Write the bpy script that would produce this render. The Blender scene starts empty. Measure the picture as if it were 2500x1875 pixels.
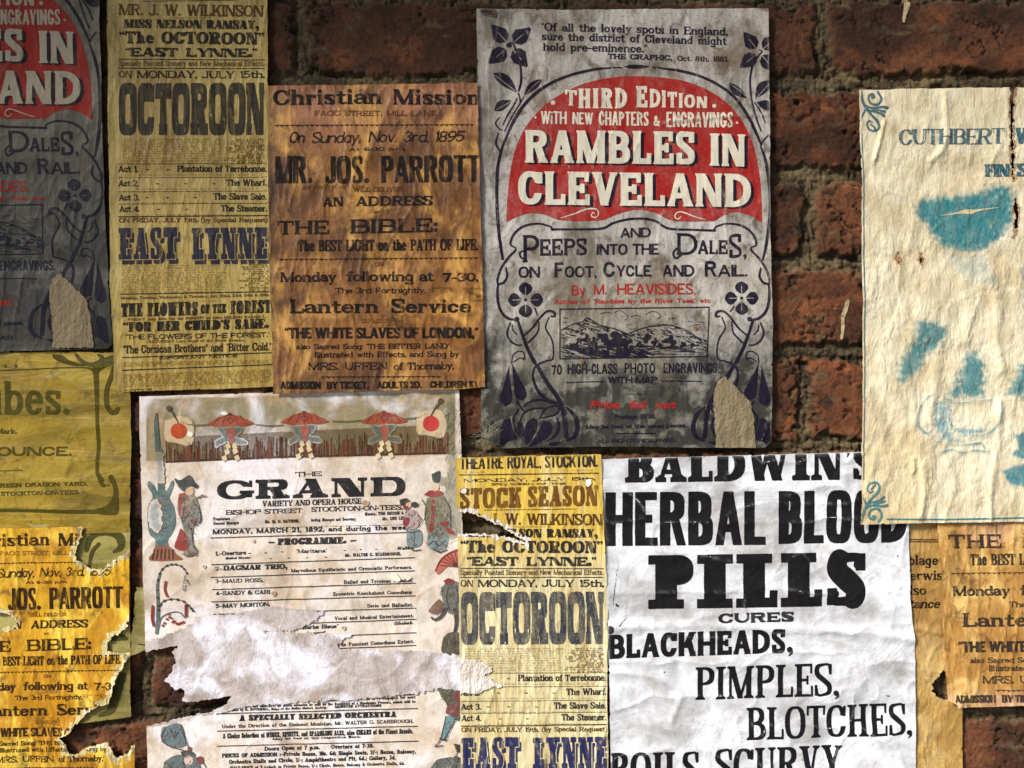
import bpy, math, random
import numpy as np
from mathutils import Vector
R_ = math.radians
random.seed(7)
C = bpy.context.scene.collection
scene = bpy.context.scene

# ---------------------------------------------------------------- scale: photograph pixels (2500 x 1875) to metres on the wall
K = 0.000338
def wx(px): return (px-1250.)*K
def wz(py): return (937.5-py)*K

# ---------------------------------------------------------------- camera
cam = bpy.data.cameras.new('camera')
cam_o = bpy.data.objects.new('camera', cam); C.objects.link(cam_o)
cam.sensor_width = 36; cam.lens = 29.0
DIST = 2500*K*cam.lens/36
cam_o.location = (0, -DIST-.004, 0)
cam_o.rotation_euler = (R_(90), 0, 0)
cam.clip_start = .01; cam.clip_end = 200
scene.camera = cam_o

# ---------------------------------------------------------------- daylight
SUN_AZ, SUN_EL = 58, 36          # degrees to the left of straight-on, and above the horizon
w = bpy.data.worlds.new('World'); scene.world = w
w.use_nodes = True
nt = w.node_tree
sky = nt.nodes.new('ShaderNodeTexSky'); sky.sky_type = 'NISHITA'; sky.sun_disc = False
sky.sun_elevation = R_(SUN_EL); sky.sun_rotation = R_(180+SUN_AZ)
bg = nt.nodes['Background']; bg.inputs['Strength'].default_value = .06
hz = nt.nodes.new('ShaderNodeHueSaturation'); hz.inputs['Saturation'].default_value = .35      # a hazy, whitish sky
nt.links.new(sky.outputs[0], hz.inputs['Color']); nt.links.new(hz.outputs[0], bg.inputs[0])
sun = bpy.data.lights.new('sun', 'SUN'); sun.energy = 5.0; sun.angle = R_(16); sun.color = (1, .94, .84)
sun_o = bpy.data.objects.new('sun', sun); C.objects.link(sun_o)
d = Vector((-math.sin(R_(SUN_AZ))*math.cos(R_(SUN_EL)), -math.cos(R_(SUN_AZ))*math.cos(R_(SUN_EL)), math.sin(R_(SUN_EL))))
sun_o.rotation_euler = d.to_track_quat('Z', 'Y').to_euler()
sun_o.location = d*4
scene.view_settings.view_transform = 'Standard'; scene.view_settings.look = 'None'
scene.view_settings.exposure = 0.8; scene.view_settings.gamma = 1
# ---------------------------------------------------------------- lettering: every glyph is an implicit shape (numpy)
def catmull(pts, n=6):
    p = np.array(pts, float)
    if len(p) < 3: return p
    q = np.vstack([2*p[0]-p[1], p, 2*p[-1]-p[-2]])
    out = []
    for i in range(1, len(q)-2):
        a, b, c, d = q[i-1], q[i], q[i+1], q[i+2]
        for k in range(n):
            t = k/n
            out.append(.5*((2*b)+(c-a)*t+(2*a-5*b+4*c-d)*t*t+(3*b-a-3*c+d)*t**3))
    out.append(q[-2])
    return np.array(out)

def seg_field(X, Y, pts, th):
    f = np.full(X.shape, -1e3)
    for i in range(len(pts)-1):
        (x0, y0), (x1, y1) = pts[i][:2], pts[i+1][:2]
        dx, dy = x1-x0, y1-y0
        L2 = dx*dx+dy*dy+1e-12
        t = np.clip(((X-x0)*dx+(Y-y0)*dy)/L2, 0, 1)
        d = np.hypot(X-x0-t*dx, Y-y0-t*dy)
        f = np.maximum(f, (th[i]*(1-t)+th[i+1]*t)/2-d)
    return f

class Gl:
    def __init__(s, X, Y, W, st):
        s.X, s.Y, s.W, s.st = X, Y, W, st
        s.f = np.full(X.shape, -1e3)
        s.S, s.H, s.sl, s.sh_ = st['S'], st['H'], st.get('sl', 0), st.get('st', 0)
        s.n = st.get('n', 2.4)
        s.br = st.get('br', 0)
    def add(s, d): s.f = np.maximum(s.f, d)
    def rect(s, x0, y0, x1, y1):
        s.add(np.minimum(np.minimum(s.X-x0, x1-s.X), np.minimum(s.Y-y0, y1-s.Y)))
    def cut(s, x0, y0, x1, y1):
        s.f = np.minimum(s.f, -np.minimum(np.minimum(s.X-x0, x1-s.X), np.minimum(s.Y-y0, y1-s.Y)))
    def dg(s, xa, ya, xb, yb, t):
        m = (xb-xa)/(yb-ya); k = 1/math.sqrt(1+m*m)
        xl = xa+(s.Y-ya)*m
        s.add(np.minimum(np.minimum((s.X-xl)*k, (xl+t-s.X)*k), np.minimum(s.Y-ya, yb-s.Y)))
    def _se(s, x0, y0, x1, y1):
        a, b = max((x1-x0)/2, 1e-3), max((y1-y0)/2, 1e-3)
        u, v = np.abs(s.X-(x0+x1)/2)/a, np.abs(s.Y-(y0+y1)/2)/b
        return (1-(u**s.n+v**s.n)**(1/s.n))*min(a, b)
    def ringd(s, x0, y0, x1, y1, tx=None, ty=None):
        tx = s.S if tx is None else tx; ty = s.H if ty is None else ty
        return np.minimum(s._se(x0, y0, x1, y1), -s._se(x0+tx, y0+ty, x1-tx, y1-ty))
    def ring(s, x0, y0, x1, y1, tx=None, ty=None, keep=None):
        d = s.ringd(x0, y0, x1, y1, tx, ty)
        if keep is not None: d = np.minimum(d, keep)
        s.add(d)
    def bowl(s, x0, y0, x1, y1, tx=None, ty=None):
        tx = s.S if tx is None else tx; ty = s.H if ty is None else ty
        def dsh(X0, Y0, X1, Y1):
            if X1 <= X0+1e-3 or Y1 <= Y0+1e-3: return np.full(s.X.shape, -1.)
            b = (Y1-Y0)/2; a = min(X1-X0, b*1.15); xm = X1-a
            u = np.maximum(s.X-xm, 0)/a; v = np.abs(s.Y-(Y0+Y1)/2)/b
            return np.minimum((1-(u**s.n+v**s.n)**(1/s.n))*min(a, b), s.X-X0)
        s.add(np.minimum(dsh(x0, y0, x1, y1), -dsh(x0-.5, y0+ty, x1-tx, y1-ty)))
    def path(s, pts, th):
        p = np.array([(a, b, c) for (a, b), c in zip(pts, th)])
        q = catmull(p); s.add(seg_field(s.X, s.Y, q, q[:, 2]))
    def dot(s, x, y, r): s.add(r-np.hypot(s.X-x, s.Y-y))
    def serif(s, x0, x1, y, l=1, r=1):
        if s.sl <= 0: return
        up = 1 if y < .5 else -1
        a, b = x0-s.sl*l, x1+s.sl*r
        ya, yb = (y, y+s.sh_) if up > 0 else (y-s.sh_, y)
        s.rect(a, ya, b, yb)
        if s.br > 0:
            yy = (s.Y-y)*up
            for on, e, dr in ((l, x0, -1), (r, x1, 1)):
                if not on: continue
                t = (s.X-e)*dr/s.sl            # 0 at stem, 1 at tip
                lim = s.sh_+s.br*np.maximum(1-t, 0)**2
                s.add(np.minimum(np.minimum((t+.3)*s.sl, (1-t)*s.sl), np.minimum(yy+0, lim-yy)))
    def stem(s, x, y0=0, y1=1, t=None, b=(1, 1), tp=(1, 1)):
        t = s.S if t is None else t
        s.rect(x, y0, x+t, y1)
        if b: s.serif(x, x+t, y0, *b)
        if tp: s.serif(x, x+t, y1, *tp)
    def tip(s, x1, y, up, ln):
        if s.sl > 0:
            w = max(s.H, s.sh_)*.8
            if up > 0: s.rect(x1-w, y, x1, y+ln)
            else: s.rect(x1-w, y-ln, x1, y)

GW = dict(A=.78, B=.72, C=.72, D=.78, E=.66, F=.62, G=.78, H=.8, J=.56, K=.78, L=.62, M=.96, N=.8, O=.78, P=.68, Q=.78, R=.76, S=.62,
          T=.7, U=.76, V=.76, W=1.1, X=.76, Y=.74, Z=.66, a=.54, b=.58, c=.5, d=.58, e=.53, f=.38, g=.56, h=.6, j=.3, k=.6, m=.92, n=.6,
          o=.56, p=.58, q=.58, r=.44, s=.47, t=.4, u=.6, v=.56, w=.84, x=.56, y=.56, z=.5)
for _c in '0235689': GW[_c] = .58
GW['4'] = .62; GW['7'] = .56; GW['&'] = .8; GW['/'] = .4
NARROW = 'Iil1!'

def glyph_w(c, w, st):
    S, sl = st['S'], st.get('sl', 0)
    if c in 'Iil': return S+2*sl
    if c == '1': return S+2*sl+.12*w
    if c in '.,:;': return max(S*1.05, .13, st.get('pm', 0))
    if c == "'": return max(S*.6, .07)
    if c in '"\u201c\u201d': return max(S*1.5, .2)
    if c == '-': return .3*w+.06
    if c == '\u2014': return .5*w+.1
    if c in '()': return .22*w+S*.3
    return GW.get(c, .6)*w*(st.get('lw', 1) if c.islower() else 1)

def draw(c, X, Y, W, st):
    g = Gl(X, Y, W, st)
    S, H, sl = g.S, g.H, g.sl
    L, R, x = sl, W-sl, st.get('xh', .68)
    hy = math.hypot(1, min(W, 2)*(.8 if c in 'NZzXx' else .45)); Sd = S*st.get('dk', 1.05)*hy/1.06; Hd = max(st.get('V', H)*1.05, .02)*hy/1.06
    M = W/2
    lS = S*.92
    if c == 'A':
        g.dg(L*.9, 0, M-Hd*.62, 1, Hd); g.dg(R-Sd, 0, M-Sd*.5, 1, Sd)
        g.rect(M-W*.3, .24, M+W*.24, .24+H)
        yy = Y; g.f = np.where((Y < .24) | (Y > .24+H), g.f, g.f)
        g.serif(L, L+Hd, 0, .9, .8); g.serif(R-Sd, R, 0, .8, 1)
    elif c == 'B':
        g.stem(L, b=(1, 0), tp=(1, 0)); k = .5
        g.bowl(L, k-H*.5, W*.94, 1); g.bowl(L, 0, W, k+H*.5)
    elif c in 'CG':
        g.ring(0, 0, W, 1)
        g.cut(M+W*.02, .34 if c == 'C' else .3, W+1, .66)
        if sl: g.rect(W-max(H, S*.35), .64, W, .97)
        if c == 'C' and sl and st.get('cb', 0): g.rect(W-max(H, S*.3), .05, W, .32)
        if c == 'G':
            g.rect(W-S, .1, W, .44)
            if sl: g.rect(W-S-sl*1.2, .44-max(st.get('st', 0), .05), W+sl*.6, .44)
            else: g.rect(M, .44-H, W, .44)
    elif c == 'D':
        g.stem(L, b=(1, 0), tp=(1, 0)); g.bowl(L, 0, W, 1)
    elif c in 'EFL':
        g.stem(L, tp=(1, 0) if c in 'EF' else (1, 1), b=(1, 0) if c in 'EL' else (1, 1))
        if c in 'EF':
            g.rect(L, 1-H, W*.96, 1); g.tip(W*.96, 1, -1, .3)
            g.rect(L, .5-H*.5, W*.76, .5+H*.5)
            if sl: g.rect(W*.76-H*.8, .36, W*.76, .64)
        if c in 'EL':
            g.rect(L, 0, W, H); g.tip(W, 0, 1, .32)
    elif c == 'H':
        g.stem(L); g.stem(R-S); g.rect(L, .5-H*.5, R, .5+H*.5)
    elif c == 'I': g.stem(L)
    elif c == 'J':
        g.stem(R-S, .24, 1, b=None)
        g.path([(R-S*.5, .3), (R-S*.55, .14), (M-S*.1, .0+H*.6), (S*.4, .1), (S*.4, .2)], [S, S*.9, H*1.2, S*.7, S*.7])
    elif c == 'K':
        g.stem(L); g.dg(L+S*.7, .34, R-Hd*1.5, 1, Hd*1.4); g.dg(R-Sd, 0, L+S+(R-L-S)*.18, .62, Sd)
        g.serif(R-Sd, R, 0, .8, 1); g.serif(R-Hd*1.5, R, 1, 1, .6)
    elif c == 'M':
        g.stem(L, t=st.get('V', H) if sl else S, tp=(1, 0)); g.stem(R-S, tp=(0, 1))
        g.dg(M-Sd*.5, 0, L, 1, Sd); g.dg(M-Hd*.5, 0, R-max(Hd, S*.6), 1, Hd if sl else S*.9)
    elif c == 'N':
        t = st.get('V', H)*1.05 if sl else S
        g.stem(L, t=t, tp=(1, 0)); g.stem(R-t, t=t, b=None); g.dg(R-Sd, 0, L, 1, Sd)
    elif c in 'OQ':
        g.ring(0, 0, W, 1)
        if c == 'Q': g.dg(W-Sd*.9, -.12, M, .25, Sd*.9)
    elif c in 'PR':
        g.stem(L, tp=(1, 0), b=(1, 1)); k = .44 if c == 'P' else .46
        g.bowl(L, k, W*(1 if c == 'P' else .94), 1)
        if c == 'R':
            g.dg(R-Sd, 0, W*.5-Sd*.35, k+H*.5, Sd); g.serif(R-Sd, R, 0, .3, 1)
    elif c in 'Ss':
        h = 1 if c == 'S' else x; t = S if c == 'S' else lS
        a = H*.5
        g.path([(W-t*.45, h*.76), (W*.8, h-a*1.15), (M, h-a), (t*.6, h*.9), (t*.55, h*.68), (M, h*.5), (W-t*.55, h*.32), (W-t*.6, h*.11), (M, a), (W*.2, a*1.15), (t*.45, h*.24)],
               [H*.7, H*.9, H, t*.8, t*.95, t*1.02, t*.95, t*.8, H, H*.9, H*.7])
        if sl:
            q = max(H, t*.35); g.rect(W-q*1.15, h*.66, W-q*.15, h*.98); g.rect(q*.15, h*.02, q*1.15, h*.34)
    elif c == 'T':
        g.stem(M-S*.5, tp=None); g.rect(0, 1-H, W, 1)
        if sl:
            w = max(H, st['st'])*.8; g.rect(0, .7, w, 1); g.rect(W-w, .7, W, 1)
    elif c == 'U':
        t = st.get('V', H)*1.1 if sl else S
        k = min(.5, W*.6)
        lo = np.where(Y < k, 1., -1.)*np.abs(Y-k)
        o = g._se(L, 0, R, 2*k); i = g._se(L+S, H, R-t, 2*k)
        g.add(np.minimum(np.minimum(o, -i), lo))
        g.stem(L, k-.02, 1, b=None); g.stem(R-t, k-.02, 1, t=t, b=None)
    elif c in 'Vv':
        h = 1 if c == 'V' else x
        g.dg(M-Sd*.5, 0, L, h, Sd); g.dg(M-Hd*.45, 0, R-Hd, h, Hd)
        g.serif(L, L+Sd, h, 1, .7); g.serif(R-Hd, R, h, .8, 1)
    elif c in 'Ww':
        h = 1 if c == 'W' else x; q = W*.3; m1 = M
        g.dg(q-Sd*.5, 0, L, h, Sd); g.dg(q-Hd*.5, 0, m1-Hd*.4, h, Hd)
        g.dg(W-q-Sd*.5, 0, m1-Sd*.6, h, Sd); g.dg(W-q-Hd*.5, 0, R-Hd, h, Hd)
        g.serif(L, L+Sd, h, 1, .6); g.serif(R-Hd, R, h, .8, 1)
    elif c in 'Xx':
        h = 1 if c == 'X' else x
        g.dg(R-Sd, 0, L, h, Sd); g.dg(L, 0, R-Hd, h, Hd)
        for a, b in ((L, L+Hd), (R-Sd, R)): g.serif(a, b, 0, .8, .8)
        g.serif(L, L+Sd, h, .8, .6); g.serif(R-Hd, R, h, .7, .9)
    elif c == 'Y':
        g.dg(M-Sd*.5, .42, L, 1, Sd); g.dg(M-Hd*.2, .42, R-Hd, 1, Hd); g.stem(M-S*.5, 0, .46, tp=None)
        g.serif(L, L+Sd, 1, 1, .6); g.serif(R-Hd, R, 1, .7, 1)
    elif c in 'Zz':
        h = 1 if c == 'Z' else x
        g.rect(L*.5, 0, W, H); g.rect(L*.5, h-H, W, h); g.dg(L*.5, 0, W-Sd, h, Sd)
    elif c == '&':
        g.ring(W*.12, .48, W*.62, 1, S*.8, H); g.ring(0, 0, W*.74, .54, S, H); g.dg(W-Sd, 0, W*.16, .8, Sd*.9); g.path([(W*.62, .12), (W*.85, .3), (W*.92, .5)], [H, H, H])
    elif c == '0': g.ring(0, 0, W, 1)
    elif c == '1':
        g.stem(W-sl-S, tp=None); g.path([(W-sl-S*.9, .96), (W-sl-S-.06, .86), (W-sl-S-.13, .8)], [H*1.2, H, H*.8])
    elif c == '2':
        g.path([(S*.45, .72), (W*.2, .93), (M, 1-H*.5), (W-S*.6, .86), (W-S*.55, .66), (M, .36), (S*.5, .07)], [H*1.3, H, H, S*.85, S, S*.8, H]); g.rect(0, 0, W, H*1.4)
    elif c == '3':
        g.path([(S*.4, .8), (W*.3, .97), (M, 1-H*.5), (W-S*.6, .8), (M, .53)], [S*.6, H, H, S*.95, H]); g.path([(M, .53), (W-S*.5, .3), (M, H*.5), (W*.25, .04), (S*.4, .2)], [H, S, H, H, S*.6])
    elif c == '4':
        g.rect(W*.58, 0, W*.58+S, 1); g.rect(0, .22, W, .22+H); g.dg(0, .24, W*.58, 1, Hd*1.2)
    elif c == '5':
        g.rect(S*.5, 1-H*1.3, W*.92, 1); g.rect(S*.4, .5, S*.4+H*1.1, 1); g.path([(S*.5, .52), (M, .62), (W-S*.5, .36), (M, H*.5), (W*.2, .05), (S*.3, .2)], [H, H, S, H, H, S*.6])
    elif c in '69':
        d = g
        if c == '9': g.Y = 1-Y; g.X = W-X
        g.ring(0, 0, W, .6); g.path([(S*.5, .3), (S*.62, .62), (M, .92), (W*.85, .97)], [S, S, S*.7, H])
        g.X, g.Y = X, Y
    elif c == '7':
        g.rect(0, 1-H*1.5, W, 1); g.dg(W*.22, 0, W-Sd, 1, Sd)
    elif c == '8':
        g.ring(W*.07, .48, W*.93, 1, S*.85, H); g.ring(0, 0, W, .54, S, H)
    elif c == 'a':
        if st.get('a1'):
            g.ring(0, 0, W, x, lS, H); g.rect(W-lS, 0, W, x)
        else:
            g.rect(W-lS-sl*.6, .03, W-sl*.6, x*.7); g.path([(lS*.5, x*.8), (W*.32, x-H*.5), (W*.6, x-H*.6), (W-lS*.5-sl*.6, x*.68)], [lS*.8, H, H*1.2, lS])
            g.ring(0, 0, W-sl*.6, x*.6, lS*.85, H); g.path([(W-lS*.6-sl*.6, .08), (W-sl*.2, H*.5), (W+.02, .1)], [lS*.6, H, H*.8])
    elif c == 'b': g.stem(L, tp=(1, 0), b=None, t=lS); g.ring(L, 0, W, x, lS, H)
    elif c == 'c':
        g.ring(0, 0, W, x, lS, H); g.cut(M, x*.34, W+1, x*.66)
        if sl: g.dot(W-lS*.5, x*.74, lS*.5)
    elif c == 'd': g.stem(R-lS, tp=(1, 0), b=(0, 1), t=lS); g.ring(0, 0, R, x, lS, H)
    elif c == 'e':
        g.ring(0, 0, W, x, lS, H); g.cut(M, x*.28, W+1, x*.47); g.rect(lS*.6, x*.47, W-lS*.4, x*.47+H)
    elif c == 'f':
        q = W*.28; g.stem(q, 0, .8, tp=None, t=lS); g.path([(q+lS*.5, .74), (q+lS*.6, .92), (W*.8, 1-H*.5), (W, .92)], [lS, lS*.85, H, lS*.8]); g.rect(0, x-H, W*.9, x)
    elif c == 'g':
        g.ring(0, 0, R, x, lS, H); g.rect(R-lS, -.12, R, x); g.path([(R-lS*.5, -.08), (R-lS*.6, -.24), (M, -.32+H*.5), (lS*.4, -.22)], [lS, lS*.8, H, lS*.7])
    elif c in 'hn':
        g.stem(L, 0, 1 if c == 'h' else x, tp=(1, 0), t=lS, b=(1, .8)); g.stem(R-lS, 0, x*.62, tp=None, t=lS, b=(.8, 1))
        k = x*.62; up = np.minimum(Y-k+.02, 1.)
        w0 = L+lS*.4
        g.add(np.minimum(np.minimum(g._se(w0, k-(x-k), R, x), -g._se(w0+H, k-(x-k)+H, R-lS, x-H)), np.minimum(up, X-L-lS*.6)))
    elif c == 'i':
        g.stem(L, 0, x, tp=(1, 0), t=lS); g.dot(L+lS*.5, min(x+.22, .93), max(lS*.6, .06))
    elif c == 'j':
        g.rect(R-lS, -.15, R, x); g.path([(R-lS*.5, -.1), (M*.8, -.28), (0, -.24)], [lS, H, lS*.6]); g.dot(R-lS*.5, x+.2, lS*.6)
    elif c == 'k':
        g.stem(L, tp=(1, 0), t=lS); g.dg(L+lS*.7, x*.34, R-Hd*1.4, x, Hd*1.3); g.dg(R-lS, 0, L+lS+(R-L-lS)*.15, x*.62, lS); g.serif(R-lS, R, 0, .7, 1)
    elif c == 'l': g.stem(L, tp=(1, 0), t=lS)
    elif c == 'm':
        g.stem(L, 0, x, tp=(1, 0), t=lS, b=(1, .6)); k = x*.62; c2 = (L+R-lS)/2
        g.stem(c2, 0, k, tp=None, t=lS, b=(.6, .6)); g.stem(R-lS, 0, k, tp=None, t=lS, b=(.6, 1))
        for a, b in ((L, c2+lS), (c2, R)):
            w0 = a+lS*.4
            g.add(np.minimum(np.minimum(g._se(w0, k-(x-k), b, x), -g._se(w0+H, k-(x-k)+H, b-lS, x-H)), np.minimum(Y-k+.02, X-a-lS*.6)))
    elif c == 'o': g.ring(0, 0, W, x, lS, H)
    elif c == 'p': g.stem(L, -.3, x, tp=(1, 0), t=lS); g.ring(L, 0, W, x, lS, H)
    elif c == 'q': g.stem(R-lS, -.3, x, tp=None, t=lS); g.ring(0, 0, R, x, lS, H)
    elif c == 'r':
        g.stem(L, 0, x, tp=(1, 0), t=lS); g.path([(L+lS*.6, x*.6), (L+lS+W*.1, x*.88), (W*.82, x-H*.7)], [H, H, lS*.6])
        if sl: g.dot(W-lS*.5, x*.84, lS*.5)
    elif c == 't':
        q = W*.25; g.rect(q, .1, q+lS, x+.2); g.rect(0, x-H, W, x); g.path([(q+lS*.5, .14), (q+lS*.8, H*.5), (W, .08)], [lS, H*1.1, H])
    elif c == 'u':
        k = x*.38; t = lS
        g.stem(L, k-.02, x, b=None, tp=(1, 0), t=t); g.stem(R-t, 0, x, tp=(1, 0), b=(0, 1), t=t)
        g.add(np.minimum(np.minimum(g._se(L, 0, R-t*.4, 2*k), -g._se(L+t, H, R-t*.4-H, 2*k-H)), np.minimum(k-Y+.02, R-t*.6-X)))
    elif c == 'y':
        g.dg(M-Sd*.5, 0, L, x, Sd); g.dg(W*.22, -.3, R-Hd, x, Hd); g.dot(W*.22, -.24, lS*.5); g.serif(L, L+Sd, x, 1, .7); g.serif(R-Hd, R, x, .8, 1)
    elif c == '.': g.dot(M, W*.5, W*.5) if not st.get('sq') else g.rect(0, 0, W, W)
    elif c in ',;':
        g.dot(M, W*.5, W*.5); g.path([(W*.85, W*.4), (W*.8, -W*.1), (W*.35, -W*.6)], [W*.3, W*.35, W*.15])
        if c == ';': g.dot(M, x-W*.5, W*.5)
    elif c == ':': g.dot(M, W*.5, W*.5); g.dot(M, x-W*.5, W*.5)
    elif c == "'": g.dot(M, .9, W*.5); g.path([(W*.8, .86), (W*.4, .7)], [W*.4, W*.15])
    elif c in '"\u201c\u201d':
        q = W*.22; s = -1 if c == '\u201c' else 1
        for a in (q, W-q):
            g.dot(a, .9 if s > 0 else .82, q); g.path([(a+q*.6*s, .88 if s > 0 else .84), (a-q*.3*s, .7 if s > 0 else 1.)], [q*.8, q*.3])
    elif c in '-\u2014': g.rect(0, .34, W, .34+max(H, .09))
    elif c == '(': g.path([(W, 1.05), (S*.4, .75), (S*.4, .1), (W, -.2)], [H, S*.8, S*.8, H])
    elif c == ')': g.path([(0, 1.05), (W-S*.4, .75), (W-S*.4, .1), (0, -.2)], [H, S*.8, S*.8, H])
    elif c == '/': g.dg(0, -.1, W-H, 1.1, H)
    if st.get('stencil') and c.isalpha() and c not in 'Iil': g.f = np.minimum(g.f, .5)
    return g.f

FONTS = dict(
    grot=dict(S=.2, H=.15, n=3, ls=.06, ws=.32, dk=.95),
    grotc=dict(S=.15, H=.1, n=3.4, ls=.05, ws=.36, dk=.95),
    herbal=dict(S=.19, H=.15, n=3.4, ls=.045, ws=.25, dk=.9),
    sans=dict(S=.13, H=.115, n=2.1, ls=.1, ws=.42, dk=1),
    sansb=dict(S=.17, H=.15, n=2.3, ls=.08, ws=.4),
    sansl=dict(S=.085, H=.075, n=2.3, ls=.09, ws=.4, sh=.2, a1=1),
    wide=dict(S=.24, H=.17, n=2.2, ls=.14, ws=.6, sl=.05, st=.12),
    nouv=dict(S=.19, H=.14, n=2.2, ls=.08, ws=.4, sl=.03, st=.05, br=.1, xh=.66),
    ramb=dict(S=.19, H=.16, n=2.4, ls=.07, ws=.35, sl=.035, st=.035, br=.09, dk=1.05),
    slab=dict(S=.2, H=.1, n=2.4, ls=.06, ws=.5, sl=.07, st=.09, br=.05),
    slabc=dict(S=.17, H=.09, n=2.6, ls=.05, ws=.5, sl=.05, st=.09),
    clar=dict(S=.17, H=.075, n=2.6, ls=.05, ws=.4, sl=.07, st=.055, br=.06),
    egyp=dict(S=.34, H=.16, V=.12, n=2.5, ls=.06, ws=.6, sl=.08, st=.17, sq=1),
    pills=dict(V=.14, S=.4, H=.18, n=2.4, ls=.07, ws=.5, sl=.13, st=.17, sq=1),
    fat=dict(S=.36, H=.07, n=2.3, ls=.06, ws=.5, sl=.05, st=.05, br=.05),
    bald=dict(S=.42, H=.13, V=.11, n=2.4, ls=.06, ws=.5, sl=.1, st=.14, br=.05),
    grand=dict(S=.44, H=.15, V=.13, n=2.3, ls=.2, ws=.6, sl=.17, st=.14, br=.06),
    oct=dict(S=.112, H=.2, V=.062, n=4.2, ls=.022, ws=.2, sl=.018, st=.22, dk=1.25),
    lynne=dict(S=.17, H=.12, V=.075, n=3, ls=.06, ws=.5, sl=.055, st=.16, dk=1),
    tusc=dict(S=.2, H=.14, V=.09, n=3, ls=.06, ws=.4, sl=.05, st=.16, br=.06, cb=1),
    roman=dict(S=.16, H=.07, n=2.1, ls=.08, ws=.5, sl=.06, st=.05, br=.05, xh=.66),
    romanl=dict(S=.1, H=.05, n=2.1, ls=.13, ws=.6, sl=.06, st=.045, xh=.66),
    romanb=dict(S=.21, H=.1, n=2.1, ls=.07, ws=.55, sl=.055, st=.06, br=.06, xh=.68, dk=1.05),
    romanc=dict(S=.13, H=.06, n=2.5, ls=.06, ws=.42, sl=.045, st=.05, br=.04, xh=.7),
    latin=dict(S=.235, H=.1, n=2.2, ls=.1, ws=.6, sl=.085, st=.035, br=.12, xh=.68),
    ital=dict(S=.17, H=.09, n=2.2, ls=.08, ws=.5, sl=.04, st=.06, sh=.25, xh=.66),
    boldi=dict(S=.2, H=.15, n=2.3, ls=.1, ws=.7, sh=.2, xh=.68),
)

def layout(text, width, cap, st):
    def total(w, pos=None):
        u = 0
        for i, c in enumerate(text):
            if c == ' ': u += st['ws']*(.4+.6*w); continue
            W = glyph_w(c, w, st)
            if pos is not None: pos.append((c, u, W))
            u += W+st['ls']*(1 if i < len(text)-1 else 0)
        return u
    lo, hi = .15, 6
    tgt = width/cap
    for _ in range(40):
        m = (lo+hi)/2
        if total(m) < tgt: lo = m
        else: hi = m
    pos = []; total((lo+hi)/2, pos)
    return pos

def text_field(text, x0, y0, x1, y1, cap, style, cell, cap1=None, ov=None):
    """samples a line of lettering on a grid in print space (px, y down)"""
    st = dict(FONTS[style]); st.update(ov or {})
    cap1 = cap1 or cap
    cm = (cap+cap1)/2
    st['H'] = max(st['H'], 1.3/cm); st['S'] = max(st['S'], 1.7/cm)
    st['pm'] = 2.6/cm; st['V'] = max(st.get('V', st['H']), 1.2/cm)
    if st.get('sl'): st['st'] = max(st['st'], 1.2/cm)
    pos = layout(text, x1-x0, cm, st)
    mx = max(cap, cap1)
    sh = st.get('sh', 0)
    gx0, gy0 = x0-.2*mx-2, min(y0, y1)-1.12*mx-2
    nx = int((x1-x0+.5*mx+4)/cell)+1; ny = int((abs(y1-y0)+1.55*mx+4)/cell)+1
    F = np.full((ny+1, nx+1), -1e3)
    xs = gx0+np.arange(nx+1)*cell; ys = gy0+np.arange(ny+1)*cell
    for c, u, W in pos:
        a = x0+u*cm-.25*cm-abs(sh)*.35*cm; b = x0+(u+W)*cm+.25*cm+abs(sh)*cm
        i0 = max(0, int((a-gx0)/cell)); i1 = min(nx+1, int((b-gx0)/cell)+2)
        if i1 <= i0: continue
        X, Y = np.meshgrid(xs[i0:i1], ys)
        t = np.clip((x0+(u+W/2)*cm-x0)/max(x1-x0, 1), 0, 1)
        cp = cap+(cap1-cap)*t
        v = (y0+(y1-y0)*(X-x0)/max(x1-x0, 1)-Y)/cp
        uu = (X-x0)/cm-u-sh*v
        F[:, i0:i1] = np.maximum(F[:, i0:i1], draw(c, uu, v, W, st)*cm)
    return F, gx0, gy0
# ---------------------------------------------------------------- numpy noise
def perlin(x, y, seed=0):
    rs = np.random.RandomState(seed); p = rs.permutation(256); p = np.concatenate([p, p])
    ang = rs.rand(256)*2*np.pi; gx, gy = np.cos(ang), np.sin(ang)
    xi = np.floor(x).astype(int); yi = np.floor(y).astype(int); xf = x-xi; yf = y-yi
    u = xf**3*(xf*(xf*6-15)+10); v = yf**3*(yf*(yf*6-15)+10)
    def g(i, j, a, b):
        h = p[(p[(xi+i) & 255]+yi+j) & 255]
        return gx[h]*a+gy[h]*b
    a = g(0, 0, xf, yf); b = g(1, 0, xf-1, yf); c = g(0, 1, xf, yf-1); d = g(1, 1, xf-1, yf-1)
    return (a+(b-a)*u+(c-a)*v+(a-b-c+d)*u*v)*1.5
def fbm(x, y, seed=0, o=4, gain=.5):
    s = 0; a = 1
    for i in range(o):
        s = s+a*perlin(x*2**i+i*17.3, y*2**i+i*9.1, seed+i); a *= gain
    return s
def sstep(a, b, t):
    t = np.clip((t-a)/(b-a), 0, 1); return t*t*(3-2*t)

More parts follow.
